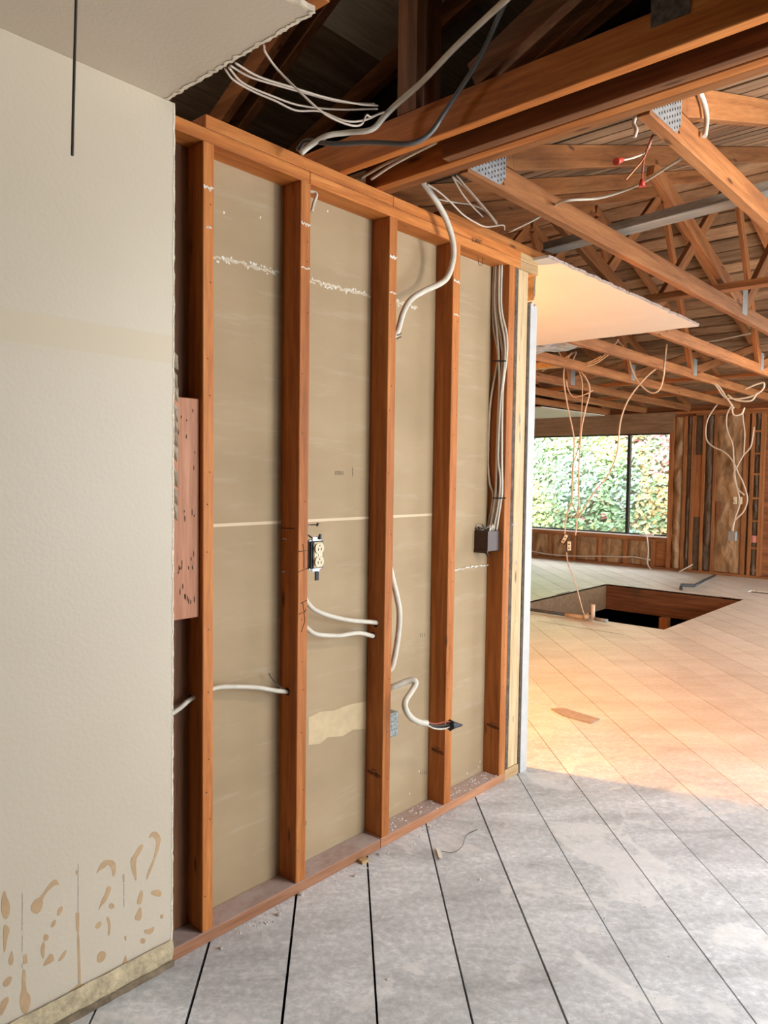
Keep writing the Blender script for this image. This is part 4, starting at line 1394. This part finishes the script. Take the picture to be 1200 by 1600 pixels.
# snarl of small wires up between the trusses
rs = random.Random(4)
SN = [[(95, 640), (130, 620), (190, 655), (140, 690)], [(245, 630), (300, 600), (290, 640), (350, 650), (420, 620)], [(280, 600), (260, 650), (330, 660), (400, 640), (440, 610)], [(350, 690), (345, 670), (400, 650), (470, 600)], [(255, 735), (265, 780), (290, 810), (340, 800), (380, 780)], [(470, 530), (500, 520), (560, 515)], [(440, 580), (480, 565), (500, 540)]]
for i, c in enumerate(SN):
    o = MB().tube(Z(c, 3, 800, 350, 1, 5.5), .0060, n=6).build('hanging_wire', M['cable_tan'])
    tag(o, ['tan wire stub poking out at the wall end under the trusses', 'tangled tan wire at the head of the dangling group, upper strand', 'tangled tan wire at the head of the dangling group, looped strand', 'tangled tan wire at the head of the dangling group, rising strand', 'thin tan wire festoon below the second row of trusses', 'pale wire end lying at the far edge of the ceiling remnant', 'pale wire bent under the far edge of the ceiling remnant'][i], 'wire', 'snarl of wires under the trusses')
RB = [([(330, 570), (420, 560), (500, 580), (570, 600), (610, 625), (700, 662), (800, 690), (900, 722), (962, 755), (1000, 805), (1020, 835)], 'upper of the white cables running along the truss to the knot'),
      ([(600, 615), (650, 660), (720, 690), (820, 690), (900, 725), (950, 752), (985, 800), (1010, 820), (1040, 865)], 'lower of the white cables running along the truss to the knot'),
      ([(780, 510), (830, 530), (870, 548), (930, 550), (1010, 535), (1140, 508)], 'white cable swagged between the far trusses right of the ceiling remnant'),
      ([(1090, 775), (1150, 750), (1180, 745), (1175, 775), (1130, 805), (1060, 820), (1010, 815)], 'white cable looping back over the knot on the right'),
      ([(1010, 800), (1050, 825), (1120, 828), (1150, 790)], 'short white cable under the knot'),
      ([(1030, 860), (1040, 895), (1075, 890), (1090, 860)], 'white hooked cable end below the knot')]
for c, lb in RB:
    o = MB().tube(Z(c, 3, 800, 350, 1, 7.2), .0095, n=7).build('cable', M['cable_white'])
    tag(o, lb, 'cable', 'white cables along the far trusses')
DB = [([(550, 0), (470, 80), (400, 200), (390, 340), (440, 410), (540, 460), (610, 530), (660, 640), (700, 720), (735, 850), (700, 960), (630, 1030), (605, 1125)], 'cream cable bulging left down the far wall to the hanging steel box'),
      ([(610, 60), (565, 150), (565, 270), (610, 390), (620, 500), (625, 600), (640, 720), (665, 830), (670, 900), (630, 1020), (612, 1125)], 'cream cable running straighter down the far wall to the hanging steel box'),
      ([(790, 250), (780, 330), (760, 420), (700, 490), (650, 580), (622, 650), (650, 760), (710, 820)], 'cream cable crossing from the right on the far wall'),
      ([(695, 115), (700, 200), (712, 300), (705, 480)], 'thin cream cable dropping along the doubled stud on the far wall')]
for c, lb in DB:
    o = MB().tube(Z(c, 5.335, 1030, 620, 1, 9.7), .0105, n=7).build('cable', M['cable_tan'])
    tag(o, lb, 'cable', 'cables dangling on the far wall')
c = P(1145, 837, 1, 9.7)
o = MB().box(c.x - .06, c.x + .05, 9.68, 9.74, c.z - .07, c.z + .06, b=.005).build('steel_box', M['steel_dull'])
tag(o, 'square steel junction box hanging from cables on the far wall', 'electrical box')
c = P(1153, 782, 1, FY + .01)
fo = root('wall_outlet', 'white double outlet set in the brown paper of the far wall', 'outlet', loc=(c.x, FY + .01, c.z))
for dx in (-.035, .035):
    part('receptacle', M['ivory'], fo, dx - .028, dx + .028, -.014, .0, -.055, .055, b=.004)
# cable run under the window
wire([P(826, 860, 1, FY - .005), P(857, 866, 1, FY - .005), P(900, 869, 1, FY - .005), P(932, 869, 1, FY - .005), P(974, 870, 1, FY - .006), P(990, 870, 1, FY - .005), P(1016, 875, 1, FY - .01)], .012, 'cable', 'pale cable threaded along the cripple studs under the window', 'cable_thin')
wire([P(1000, 836, 1, FY - .02), P(1010, 837, 1, FY - .05), P(1013, 860, 1, FY - .05), P(1012, 882, 1, FY - .05), P(1022, 893, 1, FY - .07), P(1033, 897, 1, FY - .09), P(1048, 899, 1, FY - .09), P(1075, 886, 1, FY - .06), P(1082, 882, 1, FY - .03)], .011, 'cable', 'pale cable falling from the sill corner and along the far wall foot', 'cable_white')
o = MB().box(-2.98, -2.80, FY - .01, FY + .02, .524, .55, b=.006).build('plaster_lump', M['plaster'])
tag(o, 'pale lump of plaster on the window sill', 'rubble')

# ------------------------------------------------------------------ things on the floor
pp = root('iron_pipe', 'dark bent iron pipe lying behind the pit at the far wall', 'pipe')
MB().tube([P(1064, 920, 2, .02), P(1064, 914, 2, .05), P(1085, 915, 2, .05)], .022, n=8, smooth=0).build('elbow', M['pipe'], pp)
MB().tube([P(1085, 915, 2, .05), P(1100, 907, 2, .05), P(1117, 899, 2, .05)], .018, n=8, smooth=0).build('run', M['pipe'], pp)
gp = root('gas_pipe', 'tan pipe with a valve lying along the near edge of the pit', 'pipe')
MB().tube([(-2.75, 5.575, .022), (-2.2, 5.59, .022), (-1.80, 5.60, .022)], .016, n=8, smooth=0).build('run', M['pipe'], gp)
MB().tube([(-1.80, 5.60, .022), (-1.68, 5.60, .022), (-1.5, 5.62, .022)], .021, n=8, smooth=0).build('coupling', M['brass'], gp)
MB().tube([P(912, 965, 2, .03), P(921, 962, 2, .05)], .03, n=8, smooth=0).build('valve_body', M['brass'], gp)
q = P(926, 968, 2, .02)
MB().tube([q, q + Vector((0, 0, .075)), q + Vector((0, 0, .15))], .022, n=8, smooth=0).build('riser', M['brass'], gp)
MB().tube([q + Vector((.02, 0, .01)), q + Vector((.16, -.01, .01))], .018, n=8, smooth=0).build('stub', M['steel_dull'], gp)
sh = MB().prism([P(x, y, 2, .0005) for x, y in ((861, 1108), (880, 1107), (937, 1124), (924, 1131), (880, 1119))], (0, 0, .005)).build('wood_shim', M['shim'])
tag(sh, 'flat gray brown shim lying on the orange lit floor past the wall end', 'wood scrap')
o = MB().prism([P(x, y, 2, .001) for x, y in ((681, 1327), (684, 1326), (691, 1338), (690, 1343), (686, 1342))], (0, 0, .004)).build('paint_chip', M['splinter'])
tag(o, 'long white chip on the gray boards near the bottom plate', 'chip')
o = MB().tube([P(690, 1330, 2, .003), P(708, 1332, 2, .006), P(722, 1322, 2, .008), (P(729, 1305, 2, .004)), P(746, 1296, 2, .003)], .0012, n=5).build('curled_wire', M['dark_wire'])
tag(o, 'thin dark wire curled on the gray boards', 'wire')
o = MB().prism([P(x, y, 2, .001) for x, y in ((560, 1347), (572, 1343), (576, 1347), (566, 1351))], (0, 0, .012)).build('wood_scrap', M['pale_y'])
tag(o, 'small tan wood scrap against the bottom plate by the joint', 'wood scrap')
mb = MB()
rc = random.Random(77)
for k in range(420):
    if k < 200:
        y = rc.uniform(-.1, 1.75)
        x = .006 + abs(rc.gauss(0, .035))
    else:
        x, y = rc.uniform(.0, 2.6), rc.uniform(-1.0, 3.6)
    s = rc.uniform(.0012, .0042) * (1 + .8 * (rc.random() < .06))
    z0 = -.0005
    pts = []
    for i in range(5):
        a = 2 * math.pi * i / 5 + rc.random()
        pts.append((x + math.cos(2 * math.pi * i / 5) * s * rc.uniform(.6, 1.4), y + math.sin(2 * math.pi * i / 5) * s * rc.uniform(.6, 1.4), z0))
    n = len(mb.v)
    mb.v += pts + [(x, y, z0 + s * rc.uniform(.6, 1.2))]
    mb.f += [(n + i, n + (i + 1) % 5, n + 5) for i in range(5)] + [tuple(n + i for i in reversed(range(5)))]
tag(mb.build('plaster_crumbs', M['crumb']), 'crumbs of plaster scattered over the boards and along the plate', 'rubble', kind='stuff')
mb = MB()
for k in range(150):
    y = rc.uniform(.85, 1.6)
    x = -abs(rc.gauss(.045, .03))
    if not -.086 < x < -.003:
        continue
    s = rc.uniform(.0015, .005)
    n = len(mb.v)
    mb.v += [(x - s, y - s, .0378), (x + s, y - s * .6, .0378), (x + s * .5, y + s, .0378), (x - s * .2, y, .0378 + s * .9)]
    mb.f += [(n, n + 1, n + 3), (n + 1, n + 2, n + 3), (n + 2, n, n + 3), (n, n + 2, n + 1)]
mb.build('plaster_dust', M['plaster'], wall)['kind'] = 'stuff'
for n, (x, y) in enumerate(((435, 1428), (555, 1368), (593, 1334), (345, 1480), (470, 1397))):
    c = P(x, y, 2, .004)
    mb = MB()
    blob(mb, c - Vector((0, 0, .004)), (.008, 0, 0), (0, .007, 0), n=8, th=(0, 0, .008))
    mb.build('plaster_dust', M['crumb'], floor)
